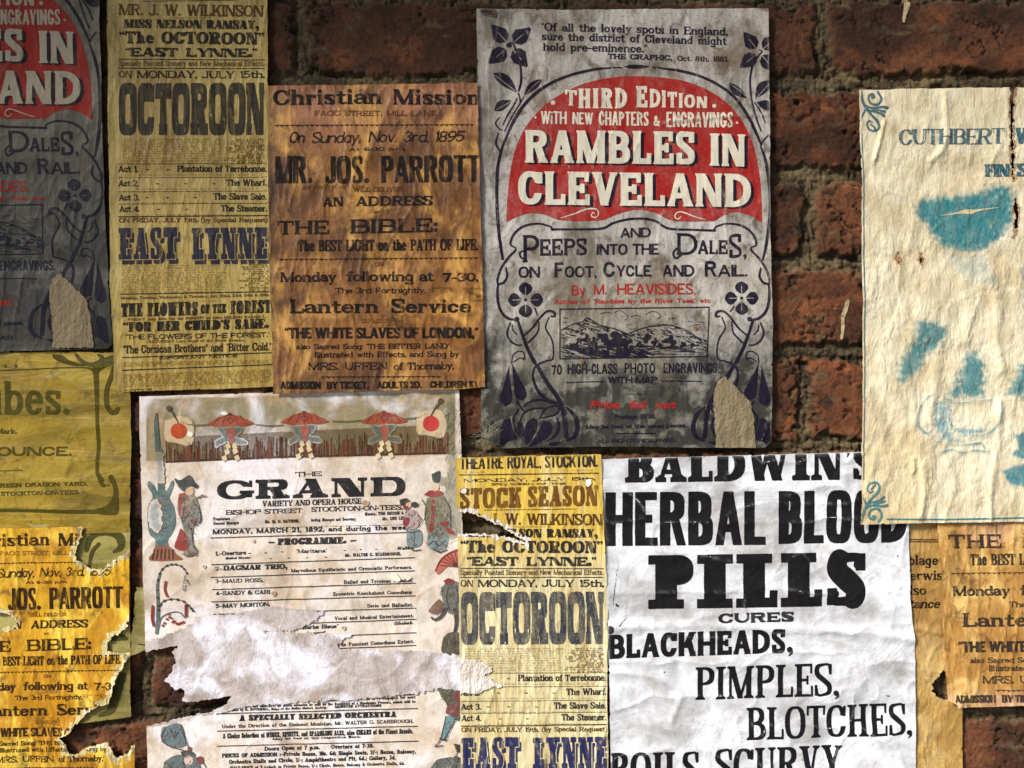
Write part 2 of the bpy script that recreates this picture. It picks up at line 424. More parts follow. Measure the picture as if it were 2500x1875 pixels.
def poly_sdf(X, Y, pts):
    """signed distance to a closed polygon, positive inside"""
    d = np.full(X.shape, 1e9); ins = np.zeros(X.shape, bool)
    n = len(pts)
    for i in range(n):
        x0, y0 = pts[i]; x1, y1 = pts[(i+1) % n]
        dx, dy = x1-x0, y1-y0
        t = np.clip(((X-x0)*dx+(Y-y0)*dy)/(dx*dx+dy*dy+1e-12), 0, 1)
        d = np.minimum(d, (X-x0-t*dx)**2+(Y-y0-t*dy)**2)
        c = (y0 > Y) != (y1 > Y)
        if dy != 0: ins ^= c & (X < dx*(Y-y0)/dy+x0)
    d = np.sqrt(d)
    return np.where(ins, d, -d)

# ---------------------------------------------------------------- a sampled field becomes a mesh (marching squares, full cells merged)
def field_mesh(F, gx, gy, cell, blk=4):
    ny, nx = F.shape[0]-1, F.shape[1]-1
    py, px = (-ny) % blk, (-nx) % blk
    if py or px: F = np.pad(F, ((0, py), (0, px)), constant_values=-1.); ny += py; nx += px
    P = F > 0
    case = P[:-1, :-1]*1+P[1:, :-1]*2+P[1:, 1:]*4+P[:-1, 1:]*8      # TL BL BR TR
    if not case.any(): return None
    W1 = nx+1; NC = (nx+1)*(ny+1); NH = nx*(ny+1)
    full = case == 15
    fb = full.reshape(ny//blk, blk, nx//blk, blk).all(axis=(1, 3)) if blk > 1 else full
    polys = []
    J, I = np.nonzero(fb)
    def cid(j, i): return j*W1+i
    b = blk
    polys.append(np.stack([cid(J*b, I*b), cid(J*b+b, I*b), cid(J*b+b, I*b+b), cid(J*b, I*b+b)], 1))
    if blk > 1:
        rest = full & ~np.repeat(np.repeat(fb, blk, 0), blk, 1)
        J, I = np.nonzero(rest)
        polys.append(np.stack([cid(J, I), cid(J+1, I), cid(J+1, I+1), cid(J, I+1)], 1))
    for cs in range(1, 15):
        J, I = np.nonzero(case == cs)
        if len(J) == 0: continue
        cor = [cid(J, I), cid(J+1, I), cid(J+1, I+1), cid(J, I+1)]
        edg = [NC+NH+J*W1+I, NC+(J+1)*nx+I, NC+NH+J*W1+I+1, NC+J*nx+I]   # left, bottom, right, top
        seq = []
        for k in range(4):
            a, c2 = cs >> k & 1, cs >> ((k+1) % 4) & 1
            if a: seq.append(cor[k])
            if a != c2: seq.append(edg[k])
        polys.append(np.stack(seq, 1))
    ids = np.unique(np.concatenate([p.ravel() for p in polys]))
    V = np.zeros((len(ids), 2))
    m = ids < NC
    V[m, 0] = ids[m] % W1; V[m, 1] = ids[m]//W1
    m = (ids >= NC) & (ids < NC+NH)
    e = ids[m]-NC; j, i = e//nx, e % nx; a, c2 = F[j, i], F[j, i+1]
    V[m, 0] = i+np.clip(a/(a-c2+1e-12), .02, .98); V[m, 1] = j
    m = ids >= NC+NH
    e = ids[m]-NC-NH; j, i = e//W1, e % W1; a, c2 = F[j, i], F[j+1, i]
    V[m, 0] = i; V[m, 1] = j+np.clip(a/(a-c2+1e-12), .02, .98)
    V = V*cell+np.array([gx, gy])
    polys = [np.searchsorted(ids, p) for p in polys if len(p)]
    return V, polys

def make_mesh(name, co, polys, mat, nrm=None, attr=None):
    me = bpy.data.meshes.new(name)
    me.vertices.add(len(co)); me.vertices.foreach_set('co', np.ascontiguousarray(co, np.float32).ravel())
    loops = np.concatenate([p.ravel() for p in polys]); tot = np.concatenate([np.full(len(p), p.shape[1]) for p in polys])
    start = np.concatenate([[0], np.cumsum(tot)[:-1]])
    me.loops.add(len(loops)); me.loops.foreach_set('vertex_index', loops.astype(np.int32))
    me.polygons.add(len(tot)); me.polygons.foreach_set('loop_start', start.astype(np.int32))
    me.update(calc_edges=True)
    me.polygons.foreach_set('use_smooth', np.ones(len(tot), bool))
    if attr is not None:
        a = me.color_attributes.new('pg', 'FLOAT_COLOR', 'POINT')
        a.data.foreach_set('color', np.ascontiguousarray(attr, np.float32).ravel())
    if nrm is not None: me.normals_split_custom_set_from_vertices(nrm.tolist())
    me.materials.append(mat)
    return me

def link(name, me, parent=None):
    o = bpy.data.objects.new(name, me); C.objects.link(o)
    if parent: o.parent = parent
    return o

# ---------------------------------------------------------------- materials
def _n(nt, t, **k):
    n = nt.nodes.new(t)
    for a, b in k.items(): setattr(n, a, b)
    return n
def _mix(nt, a, b, f, bt='MIX'):
    n = _n(nt, 'ShaderNodeMix', data_type='RGBA', blend_type=bt)
    for s, v in ((n.inputs[0], f), (n.inputs[6], a), (n.inputs[7], b)):
        if hasattr(v, 'is_linked') or isinstance(v, bpy.types.NodeSocket): nt.links.new(v, s)
        else: s.default_value = v if not isinstance(v, tuple) else (*v, 1)
    return n.outputs[2]
def _math(nt, op, a, b=None, clamp=False):
    n = _n(nt, 'ShaderNodeMath', operation=op, use_clamp=clamp)
    for s, v in ((n.inputs[0], a), (n.inputs[1], b)):
        if v is None: continue
        if isinstance(v, bpy.types.NodeSocket): nt.links.new(v, s)
        else: s.default_value = v
    return n.outputs[0]
def _ramp(nt, v, lo, hi):
    n = _n(nt, 'ShaderNodeMapRange', interpolation_type='SMOOTHSTEP')
    nt.links.new(v, n.inputs[0]); n.inputs[1].default_value = lo; n.inputs[2].default_value = hi
    return n.outputs[0]
def _noise(nt, co, scale, detail=4, rough=.55, stretch=(1, 1, 1), off=0, dist=0):
    mp = _n(nt, 'ShaderNodeMapping'); mp.inputs['Scale'].default_value = stretch; mp.inputs['Location'].default_value = (off, off*.7, off*1.3)
    nt.links.new(co, mp.inputs[0])
    n = _n(nt, 'ShaderNodeTexNoise'); n.inputs['Scale'].default_value = scale; n.inputs['Detail'].default_value = detail
    n.inputs['Roughness'].default_value = rough; n.inputs['Distortion'].default_value = dist
    nt.links.new(mp.outputs[0], n.inputs[0])
    return n.outputs['Fac']

def paper_nodes(nt, P):
    """pigment of a printed sheet: two paper tones, stain mottle, grime; returns colour and bump normal"""
    at = _n(nt, 'ShaderNodeAttribute', attribute_name='pg')
    sp = _n(nt, 'ShaderNodeSeparateColor'); nt.links.new(at.outputs['Color'], sp.inputs[0])
    tone, grime, op = sp.outputs
    co = _n(nt, 'ShaderNodeTexCoord').outputs['Object']
    s = P.get('seed', 0)
    col = _mix(nt, P['A'], P.get('B', P['A']), tone)
    n1 = _noise(nt, co, P.get('mscale', 28), 7, .62, P.get('mstretch', (1, 1, 1)), s, .6)
    col = _mix(nt, col, P['C'], _math(nt, 'MULTIPLY', _ramp(nt, n1, *P.get('mr', (.42, .62))), P.get('mamt', .5)))
    if 'S' in P: col = _mix(nt, col, P['S'], _math(nt, 'MULTIPLY', _ramp(nt, _noise(nt, co, P.get('sscale', 13), 7, .66, (1, 1, 1), s+47, 1.2), .5, .64), P.get('samt', .7)))
    n3 = _noise(nt, co, P.get('hscale', 14), 6, .6, P.get('hstretch', P.get('mstretch', (1, 1, 1))), s+31, .8)
    col = _mix(nt, col, P.get('L', tuple(min(1, c*1.25) for c in P['A'])), _math(nt, 'MULTIPLY', _ramp(nt, n3, .47, .66), P.get('lamt', .4)))
    n2 = _noise(nt, co, 420, 3, .7, (1, 1, 1), s+5)
    col = _mix(nt, col, P['C'], _math(nt, 'MULTIPLY', _ramp(nt, n2, .5, .8), P.get('fine', .45)))
    n6 = _noise(nt, co, P.get('dscale', 85), 8, .68, (1, 1, .8), s+17, .7)
    col = _mix(nt, col, P.get('M', P['C']), _math(nt, 'MULTIPLY', _ramp(nt, n6, .5, .68), P.get('damt', .6)))
    n4 = _noise(nt, co, 60, 6, .65, (1, 1, 1), s+11, .5)
    g = _math(nt, 'MULTIPLY', grime, _math(nt, 'ADD', _math(nt, 'MULTIPLY', _ramp(nt, n4, .35, .65), .65), .62), True)
    col = _mix(nt, col, P.get('D', (.03, .028, .022)), g)
    bn = _noise(nt, co, P.get('bscale', 130), 6, .62, P.get('bstretch', (1, 1, .6)), s+3, .4)
    bn2 = _noise(nt, co, P.get('bscale2', 45), 4, .55, P.get('bstretch2', (1, 1, .35)), s+8, .9)
    h = _math(nt, 'ADD', _math(nt, 'MULTIPLY', bn, P.get('b1', .4)), _math(nt, 'MULTIPLY', bn2, P.get('b2', 1.)))
    bp = _n(nt, 'ShaderNodeBump'); bp.inputs['Strength'].default_value = P.get('bump', .5); bp.inputs['Distance'].default_value = P.get('bdist', .0025)
    nt.links.new(h, bp.inputs['Height'])
    return col, op, bp.outputs[0], co, n4

def paper_mat(name, P, ink=None, wear=.35, strength=1., edge=None):
    m = bpy.data.materials.new(name); m.use_nodes = True
    nt = m.node_tree; b = nt.nodes['Principled BSDF']
    col, op, nrm, co, n4 = paper_nodes(nt, P)
    if ink is not None:
        wn = _noise(nt, co, 95, 6, .7, P.get('mstretch', (1, 1, 1)), 3.3+P.get('seed', 0), .3)
        wf = _noise(nt, co, 600, 3, .7, (1, 1, 1), 9.)
        wsum = _math(nt, 'ADD', _math(nt, 'MULTIPLY', wn, .7), _math(nt, 'MULTIPLY', wf, .3))
        k = _ramp(nt, wsum, .40, .68)
        f = _math(nt, 'SUBTRACT', strength, _math(nt, 'MULTIPLY', k, wear*.26), True)
        f = _math(nt, 'MULTIPLY', f, op, True)
        col = _mix(nt, col, ink, f)
    nt.links.new(col, b.inputs['Base Color']); nt.links.new(nrm, b.inputs['Normal'])
    rn = _n(nt, 'ShaderNodeMapRange'); nt.links.new(n4, rn.inputs[0])
    r = P.get('rough', .5); rn.inputs[3].default_value = r-.1; rn.inputs[4].default_value = r+.18
    nt.links.new(rn.outputs[0], b.inputs['Roughness'])
    b.inputs['Specular IOR Level'].default_value = P.get('spec', .35)*(1 if ink is None else .3)
    return m

# ---------------------------------------------------------------- a printed sheet pasted on the wall
GS = 2.0
def wall_wave(X, Y):
    d = wall_fields(X, Y)[0]                  # pasted paper sinks a little into the joints
    return .25*fbm(X/420, Y/300, 77, 2)-.95*(1-sstep(-16, 30, d))*np.clip(.6+.8*fbm(X/200, Y/160, 79, 2), 0, 1.2)

class Sheet:
    def __init__(s, name, label, cat, poly, base, paper, wr=None, holes=(), A=None, group=None, tone=None, grime=None, rough=1.5, ridges=(), lip=None, curl=()):
        s.paper, s.A = paper, A or (1, 0, 0, 0, 1, 0)
        xs = [p[0] for p in poly]; ys = [p[1] for p in poly]
        s.x0, s.y0 = min(xs)-14, min(ys)-14
        nx = int((max(xs)+14-s.x0)/GS)+2; ny = int((max(ys)+14-s.y0)/GS)+2
        X, Y = np.meshgrid(s.x0+np.arange(nx)*GS, s.y0+np.arange(ny)*GS)
        s.X, s.Y = X, Y
        f = poly_sdf(X, Y, poly)+rough*.5*fbm(X/30, Y/30, 5, 2)-5*np.clip(fbm(X/17, Y/17, int(base*7), 3)-.5, 0, 1)
        tear = 3.6*fbm(X/14, Y/14, 11, 5, .68)
        core = np.full(X.shape, 1e3)
        for h in holes:
            hd = poly_sdf(X, Y, h)+tear
            f = np.minimum(f, -hd); core = np.minimum(core, -hd)
        s.F, s.core = f, core
        wr = wr or {}
        H = np.zeros(X.shape)
        for k, (amp, lx, ly, sd) in enumerate(wr.get('n', [])):
            H += amp*fbm(X/lx+2*perlin(X/200, Y/260, sd+40)*.4, Y/ly, sd, 3)
        for k, (amp, lx, ly, sd, pw) in enumerate(wr.get('r', [])):       # sharp creases
            q = 1-np.abs(perlin(X/lx+.9*perlin(X/140, Y/190, sd+9), Y/ly, sd))
            H += amp*np.clip(q, 0, 1)**pw
        if 'm' in wr:
            amp, l1, l2, sd = wr['m']; H += amp*fbm(X/l1, Y/l2, sd, 3, .6)*sstep(-.15, .45, fbm(X/130, Y/110, sd+5, 2))
        for pts, amp, wd in ridges:
            q = catmull(pts); dd = -seg_field(X, Y, q, np.zeros(len(q)))
            H += amp*np.exp(-(dd/wd)**2)
        H = (H-np.mean(H))*wr.get('k', .55)
        H = H+1.5*np.exp(-np.maximum(poly_sdf(X, Y, poly), 0)/15.)*np.clip(1.3*perlin(X/130, Y/130, int(base*10)), 0, 1)
        s.H = base+H+wall_wave(X, Y)
        for cx, cy, r, amp in curl:                                       # a corner lifted off the wall
            s.H = s.H+amp*np.clip(1-np.hypot(X-cx, Y-cy)/r, 0, 1)**2
        z = lambda fn: np.zeros(X.shape) if fn is None else np.clip(fn(X, Y), 0, 1)
        s.tone, s.grime = z(tone), z(grime)
        s.mats = {}
        s.cx, s.cy = (min(xs)+max(xs))/2, (min(ys)+max(ys))/2
        s.root = bpy.data.objects.new(name, None); C.objects.link(s.root)
        s.org = np.array([wx(s.cx), -base*.001, wz(s.cy)])
        s.root.location = s.org; s.root.empty_display_size = .02
        s.root['label'] = label; s.root['category'] = cat
        if group: s.root['group'] = group
        gy, gx = np.gradient(s.H*.001, GS*K)
        s.gx, s.gy = gx, gy
        hb = s.H.copy()
        for _ in range(2): hb[1:-1, 1:-1] = (hb[1:-1, 1:-1]*4+hb[:-2, 1:-1]+hb[2:, 1:-1]+hb[1:-1, :-2]+hb[1:-1, 2:])/8
        lap = np.zeros_like(hb); lap[2:-2, 2:-2] = -(hb[:-4, 2:-2]+hb[4:, 2:-2]+hb[2:-2, :-4]+hb[2:-2, 4:]-4*hb[2:-2, 2:-2])
        s.worn = np.clip(sstep(.15, .5, lap*(1+.9*fbm(X/9, Y/9, 88, 3)))*.45+sstep(7, 0, f)*.5, 0, .9)*s.paper.get('rub', 1.)      # ink rubs off along folds and rims
        s.build('sheet', s.F, s.x0, s.y0, GS, 2, 0., s.mat('paper'))
        if holes:
            lipw = (lip or 7.)*(1+.75*fbm(X/20, Y/20, 23, 4, .65))+1.
            for h in holes:
                hd = -(poly_sdf(X, Y, h)+tear)
                s.build('torn_edge', np.minimum(np.minimum(lipw-hd, f-.4), hd-core+.5), s.x0, s.y0, GS, 2, .12, s.mat('torn'))
    def mat(s, k, ink=None, wear=.35, strength=1.):
        key = (k, ink, wear, strength)
        if key not in s.mats:
            nm = s.root.name.split('.')[0]+'_'+k
            if k == 'paper': s.mats[key] = paper_mat(nm, s.paper)
            elif k == 'torn':
                P = dict(s.paper); P.update(A=(.72, .68, .66), B=(.72, .68, .66), C=(.45, .36, .27), L=(.82, .8, .8), mamt=.5, mscale=60, mstretch=(1, 1, 1), fine=.5, bscale=300, b1=1., bump=.8, rough=.75, spec=.2, D=(.2, .16, .1))
                P.update(s.paper.get('torn', {}))
                s.mats[key] = paper_mat(nm, P)
            else: s.mats[key] = paper_mat(nm, s.paper, ink, wear, strength)
        return s.mats[key]
    def samp(s, arr, x, y):
        u = np.clip((x-s.x0)/GS, 0, arr.shape[1]-1.001); v = np.clip((y-s.y0)/GS, 0, arr.shape[0]-1.001)
        i, j = u.astype(int), v.astype(int); u, v = u-i, v-j
        return (arr[j, i]*(1-u)+arr[j, i+1]*u)*(1-v)+(arr[j+1, i]*(1-u)+arr[j+1, i+1]*u)*v
    def aff(s, x, y):
        a, b, c, d, e, f = s.A
        return a*x+b*y+c, d*x+e*y+f
    def build(s, name, F, gx, gy, cell, blk, off, mat, op=None, local=False, parent=None):
        r = field_mesh(F, gx, gy, cell, blk)
        if r is None: return None
        V, polys = r
        px, py = s.aff(V[:, 0], V[:, 1]) if local else (V[:, 0], V[:, 1])
        h = s.samp(s.H, px, py)+off
        co = np.stack([wx(px), -h*.001, wz(py)], 1)-s.org
        n = np.stack([-s.samp(s.gx, px, py), -np.ones(len(px)), s.samp(s.gy, px, py)], 1)
        n /= np.linalg.norm(n, axis=1)[:, None]
        o = (np.ones(len(px)) if op is None else op(V))*(1-s.samp(s.worn, px, py))
        at = np.stack([s.samp(s.tone, px, py), s.samp(s.grime, px, py), o, np.ones(len(px))], 1)
        ob = link(name, make_mesh(name, co, polys, mat, n, at), parent or s.root)
        return ob
    def clip(s, F, gx, gy, cell):
        X, Y = np.meshgrid(gx+np.arange(F.shape[1])*cell, gy+np.arange(F.shape[0])*cell)
        px, py = s.aff(X, Y)
        q = s.samp(s.F, px, py)-.8
        q = np.where((px < s.x0) | (py < s.y0) | (px > s.x0+GS*(s.F.shape[1]-1)) | (py > s.y0+GS*(s.F.shape[0]-1)), -9., q)
        if len(s.core): q = np.minimum(q, s.samp(s.core, px, py)-5)
        return np.minimum(F, q), X, Y
    def bbox_out(s, x0, y0, x1, y1):
        px, py = s.aff(np.array([x0, x1, x0, x1], float), np.array([y0, y0, y1, y1], float))
        xa, ya, xb, yb = s.x0, s.y0, s.x0+GS*s.F.shape[1], s.y0+GS*s.F.shape[0]
        return px.max() < max(xa, -60) or px.min() > min(xb, 2560) or py.max() < max(ya, -40) or py.min() > min(yb, 1915)
    def text(s, t, x0, y0, x1, y1, cap, style, ink, name='text_line', cap1=None, wear=.35, strength=1., lvl=1, dx=0, dy=0, ov=None, grow=0, plain=False):
        if s.bbox_out(x0-10, min(y0, y1)-cap*1.2, x1+10, max(y0, y1)+cap*.4): return None
        cell = 1.0 if cap < 26 else (1.25 if cap < 60 else 1.6)
        F, gx, gy = text_field(t, x0+dx, y0+dy, x1+dx, y1+dy, cap, style, cell, cap1, ov)
        j = .5*perlin((np.arange(F.shape[1])*cell/3.1)[None, :]+np.zeros((F.shape[0], 1)), (np.arange(F.shape[0])*cell/3.1)[:, None]+np.zeros((1, F.shape[1])), 3)
        F = F+j*min(1., cap/30)+grow+(.12 if cap < 10 else .3 if cap < 14 else .5 if cap < 60 else .3)+s.paper.get('bold', 0)*(1 if cap > 16 else .25)
        F, _, _ = s.clip(F, gx, gy, cell)
        return s.build(name, F, gx, gy, cell, 4, .16*lvl, s.mat('paper') if plain else s.mat('ink', ink, wear, strength), local=True)
    def shape(s, name, prims, ink, wear=.35, strength=1., lvl=1, cell=1.5, soft=0, jag=.35, parent=None):
        pts = []
        PR = []
        for p in prims:
            if p[0] in ('path', 'cpath'):
                q = catmull(p[1]) if p[0] == 'path' else np.array(p[1], float)
                th = p[2] if isinstance(p[2], (list, tuple)) else [p[2]]*len(p[1])
                tq = np.interp(np.linspace(0, len(th)-1, len(q)), np.arange(len(th)), th)
                PR.append(('seg', q, tq)); m = max(th)/2+3
                pts += [(q[:, 0].min()-m, q[:, 1].min()-m), (q[:, 0].max()+m, q[:, 1].max()+m)]
            elif p[0] in ('poly', 'spoly', 'cut', 'scut'):
                q = np.array(p[1], float)
                if p[0] in ('spoly', 'scut'): q = catmull(list(p[1])+[p[1][0]], 5)[:-1]
                PR.append(('cut' if 'cut' in p[0] else 'poly', q))
                pts += [(q[:, 0].min()-3, q[:, 1].min()-3), (q[:, 0].max()+3, q[:, 1].max()+3)]
            elif p[0] == 'cutpath':
                q = catmull(p[1]); PR.append(('cutseg', q, np.full(len(q), p[2])))
            elif p[0] == 'circ':
                PR.append(p); pts += [(p[1]-p[3]-3, p[2]-p[4]-3), (p[1]+p[3]+3, p[2]+p[4]+3)]
        pts = np.array(pts)
        gx, gy = pts.min(0)-3; bx, by = pts.max(0)+3
        if s.bbox_out(gx, gy, bx, by): return None
        nx, ny = int((bx-gx)/cell)+1, int((by-gy)/cell)+1
        F = np.full((ny+1, nx+1), -1e2)
        xs = gx+np.arange(nx+1)*cell; ys = gy+np.arange(ny+1)*cell
        for p in PR:
            if p[0] in ('seg', 'cutseg'): q = p[1]; m = p[2].max()/2+4
            elif p[0] == 'circ': q = np.array([(p[1]-p[3], p[2]-p[4]), (p[1]+p[3], p[2]+p[4])]); m = 4
            else: q = p[1]; m = 4+soft
            i0, i1 = max(0, int((q[:, 0].min()-m-gx)/cell)), min(nx+1, int((q[:, 0].max()+m-gx)/cell)+2)
            j0, j1 = max(0, int((q[:, 1].min()-m-gy)/cell)), min(ny+1, int((q[:, 1].max()+m-gy)/cell)+2)
            if i1 <= i0 or j1 <= j0: continue
            X, Y = np.meshgrid(xs[i0:i1], ys[j0:j1]); sub = F[j0:j1, i0:i1]
            if p[0] in ('seg', 'cutseg'): f = seg_field(X, Y, p[1], p[2])
            elif p[0] == 'circ': f = (1-np.hypot((X-p[1])/p[3], (Y-p[2])/p[4]))*min(p[3], p[4])
            else: f = poly_sdf(X, Y, p[1])
            F[j0:j1, i0:i1] = np.minimum(sub, -f) if p[0].startswith('cut') else np.maximum(sub, f)
        if jag:
            X, Y = np.meshgrid(xs, ys); F = F+jag*perlin(X/3.5, Y/3.5, 4)+(fbm(X/14, Y/14, 6, 3)*soft*.35+soft*.45 if soft else 0)
        raw = F
        F, _, _ = s.clip(F, gx, gy, cell)
        op = None
        if soft:
            def op(V):
                u = np.clip((V[:, 0]-gx)/cell, 0, nx-.001); v = np.clip((V[:, 1]-gy)/cell, 0, ny-.001)
                return sstep(0, soft, raw[v.astype(int), u.astype(int)])
        return s.build(name, F, gx, gy, cell, 1 if soft else 4, .16*lvl, s.mat('ink', ink, wear, strength), op, local=True, parent=parent)
    def rules(s, lines, ink, name='rule_line', wear=.4, each=True):
        if True:
            for l in lines: s.shape(name, [('cpath', [(l[0], l[1]), (l[2], l[3])], l[4])], ink, wear, cell=1.2, jag=.5)
        else:
            s.shape(name, [('cpath', [(l[0], l[1]), (l[2], l[3])], l[4]) for l in lines], ink, wear, cell=1.2, jag=.5)
    def micro(s, x0, y0, x1, y1, rows, ink, name='small_print', right=None, h=3.4, seed=1, dens=.75, strength=.42, slope=0.):
        """rows of print too small to read: broken dashes"""
        rr = random.Random(seed); pr = []
        for k in range(rows):
            y = y0+(y1-y0)*k/max(rows-1, 1)
            x = x0 if right is None else x1-rr.uniform(*right)
            if rr.random() > dens+.2: continue
            while x < x1:
                wl = rr.uniform(6, 26)
                e = min(x+wl, x1)
                xx = x
                while xx < e:
                    ww = rr.uniform(1.2, 3.6)
                    if rr.random() < .85:
                        yy = y+slope*(xx-x0)
                        pr.append(('poly', [(xx, yy-h/2), (xx+ww, yy-h/2), (xx+ww, yy+h/2), (xx, yy+h/2)]))
                    xx += ww+rr.uniform(.6, 1.5)
                x = e+rr.uniform(3, 7)
        if pr: s.shape(name, pr, ink, .55, strength, cell=1.2, jag=.8)
# ---------------------------------------------------------------- the brick wall: one relief of bricks and worn mortar
def wall_fields(X, Y):
    wy = Y+5*perlin(X/170, Y/260, 301)+2.5*perlin(X/45, Y/60, 302)
    wxx = X+4*perlin(X/90, Y/70, 303)+2*perlin(X/28, Y/24, 304)
    beds = [-22-222*k for k in range(21, 0, -1)]+[-22, 194, 420, 638, 857, 1086, 1300, 1520, 1746]+[1746+222*k for k in range(1, 15)]
    jo = {-22: 720, 194: 1075, 420: 682, 638: 395+640, 857: 655, 1086: 1045, 1300: 700, 1520: 343, 1746: 690}
    d = np.full(X.shape, -60.); rid = np.zeros(X.shape); cxx = np.zeros(X.shape); cyy = np.zeros(X.shape)
    for r in range(len(beds)-1):
        a, b = beds[r]+17, beds[r+1]-16
        rr = random.Random(100+r)
        j0, j1 = np.searchsorted(Y[:, 0], [a-70, b+70])
        if j1 <= j0: continue
        st = jo.get(beds[r], 700+325*(r % 2))
        x = st-650*8; k = 0
        while x < 7000:
            ln = 650+rr.uniform(-12, 12)
            bx0, bx1 = x+12, x+ln-12
            by0, by1 = a+rr.uniform(-4, 4), b+rr.uniform(-4, 4)
            i0, i1 = np.searchsorted(X[0], [bx0-70, bx1+70]); rv = rr.random()
            if i1 > i0:
                sl = (slice(j0, j1), slice(i0, i1)); wa, wb = wxx[sl], wy[sl]
                q = np.minimum(np.minimum(wa-bx0, bx1-wa), np.minimum(wb-by0, by1-wb))
                m = q > d[sl]
                d[sl] = np.where(m, q, d[sl]); rid[sl] = np.where(m, rv, rid[sl])
                cxx[sl] = np.where(m, (bx0+bx1)/2, cxx[sl]); cyy[sl] = np.where(m, (by0+by1)/2, cyy[sl])
            x += ln; k += 1
    return d, rid, cxx, cyy

